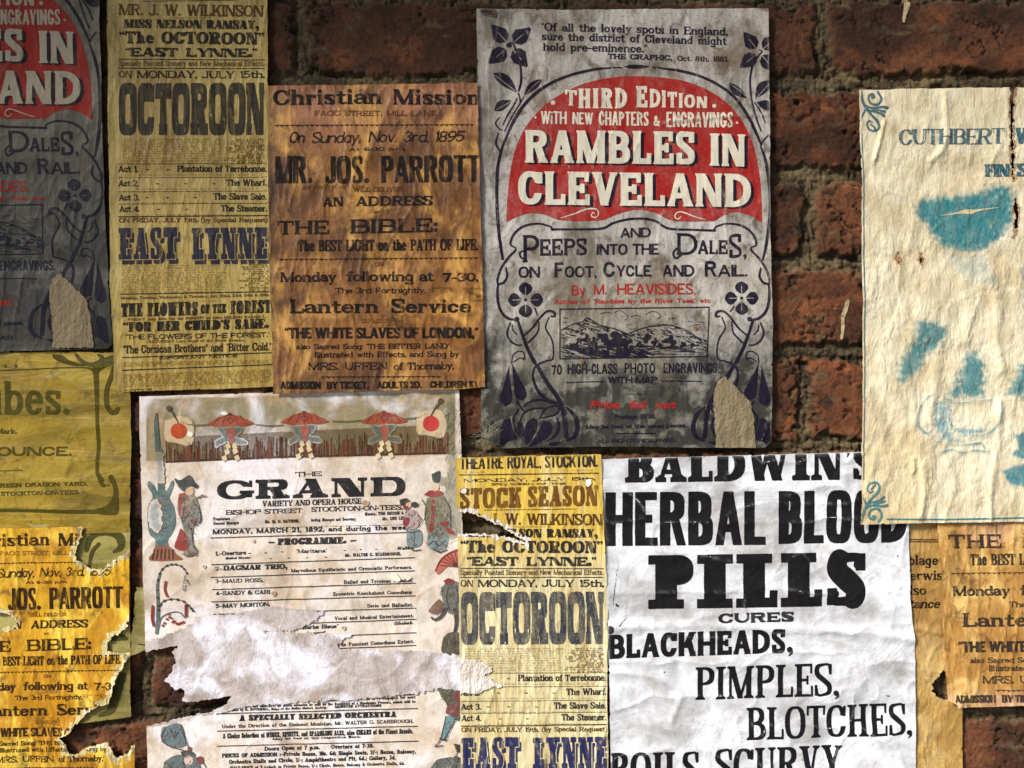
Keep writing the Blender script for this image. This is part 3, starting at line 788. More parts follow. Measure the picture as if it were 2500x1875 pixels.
def build_wall():
    ax = lambda a, b, c, d: np.concatenate([np.arange(a, b, 25.), np.arange(b, c, 3.5), np.arange(c, d, 25.)])    # fine mesh where the posters hang
    xs, ys = ax(-4000, -200, 2700, 6500), ax(-4600, -120, 2000, 4700)
    nx, ny = len(xs)-1, len(ys)-1
    X, Y = np.meshgrid(xs, ys)
    d, rid, cx, cy = wall_fields(X, Y)
    e = d+9*fbm(X/30, Y/26, 311, 5, .62)+7*fbm(X/120, Y/70, 312, 3)
    chip = np.clip(fbm(X/75, Y/60, 320, 4, .6)-.35, 0, 1)
    e = e-48*np.clip(fbm(X/90, Y/75, 321, 4)-.42, 0, 1)
    edge = sstep(-3, 13, e)
    brick = .0+1.6*(rid-.5)+(X-cx)*.0016*(rid-.5)*3+.9*fbm(X/110, Y/80, 330, 4, .55)+.35*fbm(X/11, Y/11, 331, 3, .6)-2.2*sstep(.12, .4, chip)*sstep(150, 330, Y)
    pit = np.clip(perlin(X/13, Y/13, 335)*1.5-.75, 0, 1)*np.clip(fbm(X/120, Y/120, 336, 2)+.5, 0, 1.)
    brick -= 3.4*pit
    cr = 1-np.abs(fbm(X/70, Y/50, 340, 4, .55))*7                     # cracks follow the zero line of a noise
    crm = np.clip(cr, 0, 1)*sstep(.1, .5, fbm(X/170, Y/150, 341, 2)+.05)
    brick -= 2.4*crm**2
    mort = -3.6+1.6*fbm(X/55, Y/40, 350, 4, .6)+.8*fbm(X/9, Y/9, 351, 3, .65)-2.2*np.clip(perlin(X/8, Y/8, 352)*1.6-.8, 0, 1)
    vcr = np.clip(1-np.abs(perlin(X/48, Y/600, 353))*22, 0, 1)
    mort -= 2.2*vcr
    gap = np.exp(-((e+2)/5.)**2)*np.clip(fbm(X/60, Y/60, 354, 2)+.6, 0, 1)
    h = mort*(1-edge)+brick*edge-2.6*gap
    h = np.minimum(h, 1.3)
    dark = np.clip(crm*1.0+pit*.8+gap*.6, 0, 1)
    soot_shade = np.clip(.55*fbm(X/260, Y/150, 360, 4)+.42+.45*sstep(250, -60, Y)-.35*sstep(1800, 2300, X)*sstep(1500, 1900, Y)-.2*sstep(1850, 2050, X), 0, 1)  # random soot patches, plus shade painted in: darker at top, lighter to the right
    smear = np.clip(1.6*fbm(X/60, Y/45, 361, 5, .62)-.75+.45*np.exp(-np.maximum(e, 0)/16.), 0, 1)
    at = np.stack([np.maximum(1-edge, .75*smear), rid, np.clip(dark, 0, 1), soot_shade], -1).reshape(-1, 4)
    co = np.stack([wx(X), -h*.001, wz(Y)], -1).reshape(-1, 3)
    W1 = nx+1
    J, I = np.meshgrid(np.arange(ny), np.arange(nx), indexing='ij'); J, I = J.ravel(), I.ravel()
    q = np.stack([J*W1+I, (J+1)*W1+I, (J+1)*W1+I+1, J*W1+I+1], 1)
    # give the relief a body: sides and a back
    n0 = len(co)
    ring = np.concatenate([np.arange(W1), np.arange(1, ny+1)*W1+nx, ny*W1+np.arange(nx-1, -1, -1), np.arange(ny-1, 0, -1)*W1])
    bk = co[ring].copy(); bk[:, 1] = .11
    co = np.concatenate([co, bk]); at = np.concatenate([at, at[ring]])
    m = len(ring); a = np.arange(m); b = (a+1) % m
    side = np.stack([ring[a], ring[b], n0+b, n0+a], 1)
    back = (n0+np.arange(m))[None, :]
    me = make_mesh('brickwork', co, [q, side, back], brick_mat(), None, at)
    root = bpy.data.objects.new('brick_wall', None); C.objects.link(root)
    root['label'] = 'old red brick wall with crumbling grey mortar joints behind all the posters'; root['category'] = 'wall'
    link('brickwork', me, root)
    drip = bpy.data.materials.new('drip'); drip.use_nodes = True
    dn = drip.node_tree; db = dn.nodes['Principled BSDF']
    c = _mix(dn, (.42, .34, .2), (.26, .2, .11), _noise(dn, _n(dn, 'ShaderNodeTexCoord').outputs['Object'], 200, 5))
    dn.links.new(c, db.inputs['Base Color']); db.inputs['Roughness'].default_value = .7
    for pts, th in (([(2221, -40), (2219, 10), (2214, 30), (2212, 47)], [14, 15, 8, 7]), ([(2073, 736), (2066, 762), (2062, 772), (2061, 800), (2058, 825)], [11, 10, 9, 8, 7]), ([(2062, 770), (2052, 773)], [4, 2])):
        qq = catmull(pts); tt = np.interp(np.linspace(0, len(th)-1, len(qq)), np.arange(len(th)), th)
        cell = 1.2
        gx, gy = qq[:, 0].min()-12, qq[:, 1].min()-12
        XX, YY = np.meshgrid(gx+np.arange(int((np.ptp(qq[:, 0])+24)/cell))*cell, gy+np.arange(int((np.ptp(qq[:, 1])+24)/cell))*cell)
        F = seg_field(XX, YY, qq, tt)+1.2*perlin(XX/6, YY/6, 9)
        r = field_mesh(F, gx, gy, cell, 1)
        V, polys = r
        i, j = np.searchsorted(xs, V[:, 0])-1, np.searchsorted(ys, V[:, 1])-1
        hh = np.maximum.reduce([h[j, i], h[j+1, i], h[j, i+1], h[j+1, i+1]])+.5
        me = make_mesh('paint_drip', np.stack([wx(V[:, 0]), -hh*.001, wz(V[:, 1])], 1), polys, drip)
        link('paint_drip', me, root)

def brick_mat():
    m = bpy.data.materials.new('old_brick'); m.use_nodes = True
    nt = m.node_tree; b = nt.nodes['Principled BSDF']
    at = _n(nt, 'ShaderNodeAttribute', attribute_name='pg')
    sp = _n(nt, 'ShaderNodeSeparateColor'); nt.links.new(at.outputs['Color'], sp.inputs[0])
    mo, rid, dk = sp.outputs; soot_shade = at.outputs['Alpha']
    co = _n(nt, 'ShaderNodeTexCoord').outputs['Object']
    n1 = _noise(nt, co, 26, 8, .65, (1, 1, 1.3), 2, .6); n2 = _noise(nt, co, 9, 5, .6, (1, 1, 1), 8, .5); n3 = _noise(nt, co, 300, 4, .7); n5 = _noise(nt, co, 60, 7, .7, (1, 1, 1), 14, 1.)
    c = _mix(nt, (.10, .035, .015), (.17, .063, .028), rid)
    c = _mix(nt, c, (.30, .10, .036), _math(nt, 'MULTIPLY', _ramp(nt, n1, .5, .66), .8))
    c = _mix(nt, c, (.03, .011, .007), _math(nt, 'MULTIPLY', _ramp(nt, n2, .47, .62), .85))
    c = _mix(nt, c, (.028, .017, .01), _math(nt, 'MULTIPLY', _ramp(nt, n5, .5, .64), .8))
    c = _mix(nt, c, (.02, .009, .006), _math(nt, 'MULTIPLY', _ramp(nt, n3, .5, .75), .5))
    c = _mix(nt, c, (.018, .0075, .004), _math(nt, 'MULTIPLY', soot_shade, .85))
    g = _mix(nt, (.15, .108, .055), (.055, .04, .021), _ramp(nt, n1, .4, .65))
    g = _mix(nt, g, (.30, .26, .16), _math(nt, 'MULTIPLY', _ramp(nt, n3, .56, .7), .75))
    g = _mix(nt, g, (.02, .015, .008), _math(nt, 'MULTIPLY', _ramp(nt, n5, .52, .68), .8))
    g = _mix(nt, g, (.022, .017, .01), _math(nt, 'MULTIPLY', soot_shade, .7))
    c = _mix(nt, c, g, mo)
    c = _mix(nt, c, (.008, .005, .003), _math(nt, 'MULTIPLY', dk, .85))
    nt.links.new(c, b.inputs['Base Color'])
    b.inputs['Roughness'].default_value = .85; b.inputs['Specular IOR Level'].default_value = .25
    h = _math(nt, 'ADD', _math(nt, 'MULTIPLY', n3, .5), _math(nt, 'ADD', n5, _math(nt, 'MULTIPLY', _noise(nt, co, 900, 3, .7), .35)))
    bp = _n(nt, 'ShaderNodeBump'); bp.inputs['Strength'].default_value = .9; bp.inputs['Distance'].default_value = .0022
    nt.links.new(h, bp.inputs['Height']); nt.links.new(bp.outputs[0], b.inputs['Normal'])
    return m
build_wall()

# unseen boards added above the wall to put its top left in soft shade
def build_eave():
    m = bpy.data.materials.new('blocker_boards'); m.use_nodes = True
    nt = m.node_tree; b = nt.nodes['Principled BSDF']
    n = _noise(nt, _n(nt, 'ShaderNodeTexCoord').outputs['Object'], 9, 6, .6, (1, 6, 1))
    nt.links.new(_mix(nt, (.06, .045, .03), (.12, .09, .06), n), b.inputs['Base Color']); b.inputs['Roughness'].default_value = .8
    co, fc = [], []
    for k in range(5):
        y0, y1 = -.11*k-.004, -.11*(k+1)+.002
        z = lambda x: 1.30+.40*x
        o = len(co)
        for x in (-2.2, 1.6):
            for y in (y0, y1):
                for dz in (0, .03): co.append((x, y, z(x)+dz))
        fc += [(o, o+1, o+3, o+2), (o+4, o+6, o+7, o+5), (o, o+4, o+5, o+1), (o+2, o+3, o+7, o+6), (o, o+2, o+6, o+4), (o+1, o+5, o+7, o+3)]
    me = bpy.data.meshes.new('eave'); me.from_pydata(co, [], fc); me.materials.append(m)
    e = link('eave', me); e['kind'] = 'structure'
build_eave()

def build_ground():
    m = bpy.data.materials.new('ground_setts'); m.use_nodes = True
    nt = m.node_tree; b = nt.nodes['Principled BSDF']
    n = _noise(nt, _n(nt, 'ShaderNodeTexCoord').outputs['Object'], 6, 8, .65)
    nt.links.new(_mix(nt, (.05, .046, .04), (.12, .11, .1), n), b.inputs['Base Color']); b.inputs['Roughness'].default_value = .85
    me = bpy.data.meshes.new('ground'); me.from_pydata([(-60, -60, -1.26), (60, -60, -1.26), (60, 60, -1.26), (-60, 60, -1.26)], [], [(0, 1, 2, 3)]); me.materials.append(m)
    link('ground', me)['kind'] = 'structure'
build_ground()
# ---------------------------------------------------------------- inks
BLACK = (.009, .008, .009); NAVY = (.016, .017, .04); BLUEINK = (.02, .03, .11); BROWNINK = (.07, .028, .01); FADE = (.1, .055, .02)
VIOLET = (.010, .0072, .019); RED = (.30, .014, .012); CREAM = (.60, .56, .46); TEAL = (.03, .13, .17); OLIVE = (.06, .05, .006)

# ---------------------------------------------------------------- theatre playbill (upright strip of many lines)
def playbill(S, ink=NAVY, ink2=BLACK, brown=BROWNINK, fade=FADE, season=(.13, .055, .012), big=(.02, .018, .015), bw=.6):
    T = S.text
    T('THEATRE ROYAL, STOCKTON.', 290, -98, 632, -103, 29, 'grotc', ink2, 'heading')
    S.micro(298, -91, 355, -84, 2, brown, seed=41, h=3); S.micro(556, -94, 622, -86, 2, brown, seed=42, h=3)
    T('MONDAY, JULY 15th,', 299, -66, 626, -70, 8, 'fat', ink2)
    T('3RD WEEK OF THE', 366, -58, 553, -59, 5.5, 'wide', fade)
    T('STOCK', 289, -2, 441, -4, 49, 'tusc', season, 'heading', wear=.75); T('SEASON', 458, -6, 632, -8, 49, 'tusc', season, 'heading', wear=.5)
    T('MR. J. W. WILKINSON', 290, 36, 642, 40, 27, 'slabc', brown, 'heading')
    S.micro(420, 43, 510, 43, 1, fade, seed=44, h=4)
    T('MISS NELSON RAMSAY,', 303, 67, 631, 70, 20, 'fat', ink2)
    T('\u201cThe OCTOROON\u201d', 290, 105, 644, 108, 29, 'bald', ink2, 'heading', wear=.5, ov=dict(S=.3, xh=.7))
    T('\u201cEAST LYNNE.\u201d', 306, 137, 627, 139, 21, 'egyp', ink2)
    T('Specially Painted Scenery and New Mechanical Effects.', 289, 160, 645, 161, 12.5, 'romanc', fade, wear=.45)
    T('ON', 290, 188, 321, 189, 16, 'roman', brown); T('MONDAY, JULY 15th,', 333, 189, 646, 190, 17, 'slab', ink2)
    T('OCTOROON', 290, 329, 645, 329, 127, 'oct', big, 'title', wear=bw)
    S.micro(300, 340, 540, 398, 11, fade, h=3.5, seed=3, dens=.8); S.micro(560, 340, 643, 396, 12, brown, right=(60, 95), h=4.2, seed=4, dens=.95, strength=.75)
    T('Act 1.', 288, 419, 335, 419, 14.5, 'romanc', ink2, ov=dict(S=.16)); T('Plantation of Terrebonne.', 432, 419, 650, 419, 15.5, 'romanc', ink2, ov=dict(S=.17))
    T('Act 2.', 289, 454, 336, 454, 14.5, 'romanc', ink2, ov=dict(S=.16)); T('The Wharf.', 552, 453, 651, 453, 15.5, 'romanc', ink2, ov=dict(S=.17))
    T('Act 3.', 290, 489, 339, 489, 14.5, 'romanc', ink2, ov=dict(S=.16)); T('The Slave Sale.', 521, 487, 650, 487, 15.5, 'romanc', ink2, ov=dict(S=.17))
    T('Act 4.', 291, 517, 340, 517, 14.5, 'romanc', ink2, ov=dict(S=.16)); T('The Steamer.', 540, 516, 651, 516, 15.5, 'romanc', ink2, ov=dict(S=.17))
    for i, (y, xs) in enumerate(((413, (358, 408)), (448, (383, 452, 521)), (482, (358, 408, 477)), (511, (387, 455)))):
        [S.shape('dash', [('cpath', [(x-3, y), (x+3, y)], 2.6)], ink2) for x in xs]
        S.micro(330, y+13, 620, y+16, 1, fade, h=3, seed=60+i)
    T('ON FRIDAY, JULY 19th. (by Special Request)', 290, 543, 652, 542, 11, 'slab', brown, wear=.4)
    for t, a, b in (('EAST', 290, 432), ('LYNNE', 468, 652)):
        T(t, a, 634, b, 632, 76, 'lynne', ink, 'title_shadow', dx=7, dy=11, lvl=1, wear=.4)
        T(t, a, 633, b, 631, 76, 'lynne', ink, 'title_gap', lvl=2, grow=2.3, plain=True)
        T(t, a, 633, b, 631, 76, 'lynne', ink, 'title', lvl=3, wear=.3)
    S.micro(297, 648, 550, 712, 12, fade, h=3.5, seed=7, dens=.8); S.micro(575, 646, 655, 708, 12, brown, right=(40, 78), h=4.2, seed=8, dens=.95, strength=.75)
    T('Monday, Tuesday, Wednesday, & Thursday, July 22nd, 23rd, 24th & 25th.', 295, 731, 658, 723, 7, 'slab', fade)
    S.micro(415, 735, 530, 733, 1, fade, seed=9)
    T('THE FLOWERS', 296, 773, 482, 769, 32, 'clar', ink2, 'heading', ov=dict(S=.24)); T('OF THE', 490, 765, 551, 763, 21, 'clar', ink2, ov=dict(S=.2)); T('FOREST', 562, 766, 661, 763, 31, 'clar', ink2, 'heading', ov=dict(S=.24))
    T('FRIDAY July 26th for the BENEFIT of Miss NELSON RAMSAY,', 312, 783, 648, 776, 6.5, 'slab', fade)
    T("\u201cFOR HER CHILD'S SAKE.", 300, 810, 656, 801, 23, 'fat', ink2, 'heading')
    T('\u201cTHE FLOWERS OF THE FOREST.\u201d', 306, 829, 657, 823, 12, 'sansb', ink2, ov=dict(S=.13))
    T('SATURDAY Last Night of the Stock Season.', 362, 837, 596, 833, 6.5, 'slab', fade)
    T('\u201cThe Corsican Brothers\u201d and \u201cBitter Cold.\u201d', 299, 863, 662, 855, 19, 'romanc', ink2)
    T('IMPORTANT NOTICE', 389, 878, 579, 872, 7, 'wide', ink2)
    S.micro(300, 886, 655, 893, 3, brown, seed=12, slope=-.02); S.micro(300, 916, 660, 944, 6, brown, seed=13, slope=-.035, h=4.5, dens=1.)
    T('NOTICE', 303, 957, 371, 954, 6, 'wide', ink2)
    S.rules([(288, -84, 634, -87, 2.6), (350, 2, 576, 0, 1.6), (290, 144, 646, 146, 2.2), (289, 166, 646, 167, 2.2), (288, 400, 650, 399, 1.4), (289, 433, 652, 432, 1.4), (290, 468, 652, 466, 1.4),
             (290, 498, 652, 496, 1.4), (289, 529, 655, 526, 2.8), (294, 718, 660, 712, 2.8), (298, 873, 664, 861, 2.8), (299, 904, 667, 890, 2.8)], BLACK, each=False)

OCT_PAPER = dict(A=(.37, .27, .075), B=(.37, .255, .05), C=(.15, .085, .012), L=(.44, .35, .11), mscale=20, mstretch=(1.6, 1, .35), mamt=.55, lamt=.45, hscale=26, hstretch=(2., 1, .25), seed=1,
                 bstretch2=(1.6, 1, .22), bscale2=60, b2=1.3, bump=.5)
CREASE_V = dict(n=[(.55, 90, 210, 21)], r=[(.9, 38, 190, 22, 6), (.5, 22, 120, 23, 5)])
S1 = Sheet('theatre_playbill', 'tall dull yellow playbill at the top, left of the orange brown handbill', 'playbill',
           [(261, -170), (655, -170), (652, 0), (654, 200), (657, 500), (663, 800), (672, 944), (560, 949), (400, 953), (300, 957), (278, 938), (275, 820), (268, 700), (267, 520), (262, 200)],
           3.6, OCT_PAPER, CREASE_V, tone=lambda X, Y: sstep(500, 900, Y), grime=lambda X, Y: .35*sstep(60, -160, Y)+.2*sstep(300, 262, X), group='theatre playbills of the same print')
playbill(S1)

A2 = (.98, .004, 839.8, -.004, 1.0, 1244.2)
OCT2 = dict(OCT_PAPER); OCT2.update(A=(.60, .41, .06), B=(.60, .535, .315), C=(.38, .26, .08), L=(.84, .79, .56), seed=9, mamt=.45)
S2 = Sheet('theatre_playbill', 'pale yellow playbill torn on its left edge, between white pill poster and parasol programme', 'playbill',
           [(1112, 1118), (1290, 1112), (1467, 1109), (1469, 1160), (1475, 1300), (1484, 1500), (1482, 1700), (1489, 2110), (1140, 2110), (1126, 1890), (1123, 1700), (1121, 1480), (1117, 1300), (1115, 1250)],
           5.2, OCT2, CREASE_V, A=A2, tone=lambda X, Y: sstep(1280, 1420, Y+20*perlin(X/70, Y/50, 3)),
           holes=[[(1100, 1252), (1150, 1252), (1185, 1268), (1222, 1285), (1258, 1306), (1285, 1324), (1240, 1311), (1200, 1303), (1150, 1302), (1100, 1304)]],
           lip=9, group='theatre playbills of the same print')
playbill(S2, ink=(.016, .02, .085), ink2=(.012, .012, .018), big=(.025, .032, .052), bw=1.5)
for q in ([(290+dx, -54+dy) for dx, dy in ((3, 6), (11, 2), (16, 8), (11, 15), (2, 12))], [(601, -70), (613, -73), (616, -62), (606, -54)]): S2.shape('paper_scuff', [('spoly', q)], (.72, .7, .68), 0, 1, lvl=5)

# ---------------------------------------------------------------- mission handbill
def dotted(S, x0, y0, x1, y1, ink):
    pr = [('cpath', [(x0, y0), (x1, y1)], 1.8)]
    n = int((x1-x0)/12)
    for i in range(n): pr.append(('circ', x0+(i+.5)*(x1-x0)/n, y0+(i+.5)*(y1-y0)/n+1.6, 2.2, 2.2))
    S.shape('rule_line', pr, ink, cell=1.2)
def handbill(S, ink=BLACK, fade=(.09, .035, .012)):
    T = S.text
    T('Christian', 670, 259, 932, 255, 36, 'latin', ink, 'heading', ov=dict(xh=.66)); T('Mission', 961, 257, 1172, 257, 36, 'latin', ink, 'heading', ov=dict(xh=.66))
    T('FAGG STREET, MILL LANE.', 771, 285, 1069, 285, 12.5, 'romanl', fade, wear=.6)
    dotted(S, 672, 308, 1158, 306, ink)
    T('On', 708, 351, 743, 350, 26, 'sansl', ink); T('Sunday,', 763, 351, 880, 350, 26, 'sansl', ink); T('Nov.', 901, 349, 968, 349, 26, 'sansl', ink); T('3rd,', 986, 348, 1045, 348, 25, 'sansl', ink); T('1895', 1062, 348, 1132, 347, 25, 'sansl', ink)
    T('At 6-30 p.m.', 853, 371, 991, 369, 8.5, 'wide', ink)
    T('MR.', 674, 449, 764, 448, 65, 'grotc', ink, 'heading', ov=dict(S=.17, H=.11)); T('JOS.', 796, 449, 902, 448, 65, 'grotc', ink, 'heading', ov=dict(S=.17, H=.11)); T('PARROTT', 932, 447, 1172, 445, 64, 'grotc', ink, 'heading', ov=dict(S=.17, H=.11))
    T('severity of the', 740, 464, 890, 462, 13, 'ital', fade, 'show_through', wear=.9, strength=.75)
    T('WILL DELIVER', 864, 470, 984, 469, 11, 'roman', fade)
    T('AN', 790, 505, 839, 504, 21, 'latin', ink, 'heading'); T('ADDRESS', 871, 504, 1056, 502, 22, 'latin', ink, 'heading')
    T('T IS', 1056, 734, 1182, 736, 32, 'slabc', (.03, .02, .008), 'show_through', wear=1.6, strength=.5); T('HALL', 904, 800, 1036, 802, 30, 'romanl', (.04, .024, .008), 'show_through', wear=1.6, strength=.5)
    T('ON', 913, 523, 928, 523, 6, 'roman', fade)
    T('THE', 679, 573, 804, 572, 32, 'latin', ink, 'heading', ov=dict(S=.24)); T('BIBLE:', 857, 571, 1068, 567, 33, 'latin', ink, 'heading', ov=dict(S=.24))
    T('The BEST LIGHT on the PATH OF LIFE.', 730, 614, 1167, 611, 26, 'romanc', ink, 'heading', ov=dict(S=.13))
    dotted(S, 682, 634, 1168, 630, ink)
    T('ON', 916, 651, 936, 651, 10, 'romanl', fade)
    T('Monday', 687, 689, 822, 688, 23, 'romanb', ink); T('following', 848, 687, 1010, 687, 23, 'romanb', ink); T('at', 1025, 687, 1058, 687, 23, 'romanb', ink); T('7-30,', 1082, 688, 1167, 687, 20, 'romanb', ink)
    T('The 3rd Fortnightly,', 820, 717, 1040, 716, 13.5, 'slab', ink, ov=dict(S=.15))
    T('Lantern', 710, 765, 924, 764, 33, 'latin', ink, 'heading', ov=dict(xh=.64)); T('Service', 957, 764, 1149, 763, 33, 'latin', ink, 'heading', ov=dict(xh=.64))
    T('SUBJECT:', 884, 789, 958, 789, 9.5, 'romanl', fade, wear=.6)
    T('\u201cTHE WHITE SLAVES OF LONDON,\u201d', 697, 826, 1167, 825, 25, 'grot', ink, 'heading', ov=dict(S=.21))
    T('also Sacred Song: \u201cTHE BETTER LAND\u201d', 725, 853, 1097, 851, 12.5, 'romanb', ink, ov=dict(S=.17))
    T('Illustrated with Effects, and Sung by', 770, 873, 1121, 871, 13.5, 'romanb', ink, ov=dict(S=.17))
    T('MRS. UFFEN', 755, 903, 946, 902, 17, 'romanl', ink, wear=.55); T('of Thornaby,', 963, 903, 1108, 901, 17, 'roman', ink, ov=dict(S=.12))
    dotted(S, 785, 920, 1077, 919, ink)
    T('ADMISSION', 687, 949, 784, 949, 17, 'grot', ink); T('BY TICKET,', 800, 949, 901, 949, 17, 'grot', ink); T('ADULTS 2D.', 922, 948, 1030, 947, 16, 'grot', ink); T('CHILDREN 1D.', 1051, 947, 1167, 946, 16, 'grot', ink)

MP = dict(A=(.40, .175, .085), B=(.24, .098, .021), C=(.06, .02, .005), S=(.045, .014, .004), samt=.6, sscale=17, L=(.62, .33, .075), mscale=22, mstretch=(1, 1, .9), mamt=.8, lamt=.8, hscale=26, hstretch=(1.1, 1, .8), seed=4, M=(.09, .033, .008), damt=.7, bold=.35, bstretch2=(1.2, 1, .5), bscale2=55, b2=1.2, bump=.45)
MW = dict(n=[(.6, 70, 180, 61)], r=[(1.2, 45, 230, 62, 7), (.6, 26, 130, 63, 5)])
GB = 'mission handbills of the same print'
S3 = Sheet('mission_handbill', 'orange brown handbill with a pinkish top, left of the red arched book poster', 'handbill',
           [(655, 213), (780, 210), (1040, 207), (1166, 204), (1171, 400), (1175, 560), (1181, 800), (1185, 945), (1110, 951), (900, 955), (668, 962), (665, 800), (661, 700), (656, 400)],
           6.2, MP, MW, tone=lambda X, Y: sstep(240, 420, Y+30*perlin(X/90, Y/60, 8)), grime=lambda X, Y: .35*sstep(700, 655, X)+.25*sstep(850, 960, Y), group=GB)
handbill(S3)
AM2 = (.743, 0, 296-.743*1167, -.008, .817, 1329-.817*256+.008*1167)
MP2 = dict(MP); MP2.update(S=(.42, .17, .004), samt=.5, A=(.66, .37, .012), B=(.50, .24, .006), C=(.34, .14, .003), L=(.88, .62, .08), seed=13, mamt=.55, torn=dict(A=(.62, .55, .3), B=(.62, .55, .3), L=(.8, .75, .55), C=(.4, .32, .1)))
S4 = Sheet('mission_handbill', 'bright golden yellow handbill, ragged down its right side, at the bottom left', 'handbill',
           [(-100, 1290), (60, 1289), (205, 1285), (316, 1283), (317, 1500), (320, 1605), (324, 1810), (330, 1815), (331, 1925), (-100, 1930)],
           4.6, MP2, MW, A=AM2, tone=lambda X, Y: sstep(1480, 1800, Y+.3*X), grime=lambda X, Y: .2*sstep(1780, 1880, Y),
           holes=[[(205, 1270), (330, 1270), (330, 1328), (300, 1352), (268, 1374), (245, 1392), (222, 1387), (200, 1372), (184, 1363), (190, 1335), (199, 1312), (203, 1290)],
                  [(340, 1505), (318, 1505), (308, 1535), (280, 1552), (262, 1572), (262, 1590), (300, 1592), (340, 1592)],
                  [(340, 1600), (318, 1605), (300, 1628), (288, 1655), (276, 1685), (274, 1702), (262, 1719), (232, 1728), (208, 1745), (185, 1770), (168, 1794), (150, 1801), (163, 1818), (172, 1840), (188, 1838), (215, 1822), (243, 1815), (262, 1808), (272, 1826), (284, 1850), (312, 1835), (328, 1812), (340, 1812)],
                  [(-60, 1498), (10, 1496), (36, 1512), (38, 1524), (20, 1531), (-60, 1534)]],
           lip=11, curl=[(250, 1330, 60, 3.), (300, 1680, 70, 4.), (170, 1790, 50, 4.)], group=GB)
handbill(S4, ink=(.022, .012, .006), fade=(.2, .09, .01))
AM3 = (1.02, .018, 2315-1.02*679-.018*539, -.003, 1.0, 1304-539+.003*679)
MP3 = dict(MP); MP3.update(S=(.22, .09, .018), samt=.55, A=(.42, .225, .06), B=(.62, .40, .27), C=(.2, .085, .016), L=(.70, .48, .17), seed=21, mamt=.6)
S5 = Sheet('mission_handbill', 'golden brown handbill on the far right, hanging below the cream china poster', 'handbill',
           [(2282, 968), (2288, 1275), (2298, 1420), (2303, 1550), (2308, 1640), (2313, 1708), (2333, 1718), (2334, 1727), (2420, 1724), (2520, 1722), (2833, 1712), (2812, 966)],
           4.8, MP3, MW, A=AM3, tone=lambda X, Y: .9*sstep(1670, 1725, Y+10*perlin(X/40, Y/30, 4))+.6*sstep(60, 20, np.hypot((X-2420)/1.5, Y-1290)), group=GB, curl=[(2320, 1735, 60, 3.5)])
handbill(S5, ink=(.03, .022, .02), fade=(.14, .07, .03))

# ---------------------------------------------------------------- the big book poster
def leaf(a, b, w, bend=0):
    (x0, y0), (x1, y1) = a, b
    dx, dy = x1-x0, y1-y0; L = math.hypot(dx, dy); nx, ny = -dy/L, dx/L
    up, dn = [], []
    for k in range(9):
        t = k/8; e = math.sin(math.pi*t**.8)*w; c = bend*math.sin(math.pi*t)
        up.append((x0+dx*t+nx*(c+e), y0+dy*t+ny*(c+e))); dn.append((x0+dx*t+nx*(c-e), y0+dy*t+ny*(c-e)))
    return ('poly', up+dn[::-1])
def drop(a, b, w):
    (x0, y0), (x1, y1) = a, b
    dx, dy = x1-x0, y1-y0; L = math.hypot(dx, dy); nx, ny = -dy/L, dx/L
    up, dn = [], []
    for k in range(13):
        t = k/12; e = w*(t**1.1)*math.sqrt(max(0, 1-max(0, (t-.72)/.28)**2))
        up.append((x0+dx*t+nx*e, y0+dy*t+ny*e)); dn.append((x0+dx*t-nx*e, y0+dy*t-ny*e))
    return ('poly', up+dn[::-1])
def mir(p, c=1547.):
    """mirrors ornament primitives about the print's centre line"""
    out = []
    for q in p:
        if q[0] == 'circ': out.append(('circ', 2*c-q[1], q[2], q[3], q[4]))
        else: out.append((q[0], [(2*c-a, b) for a, b in q[1]])+tuple(q[2:]))
    return out

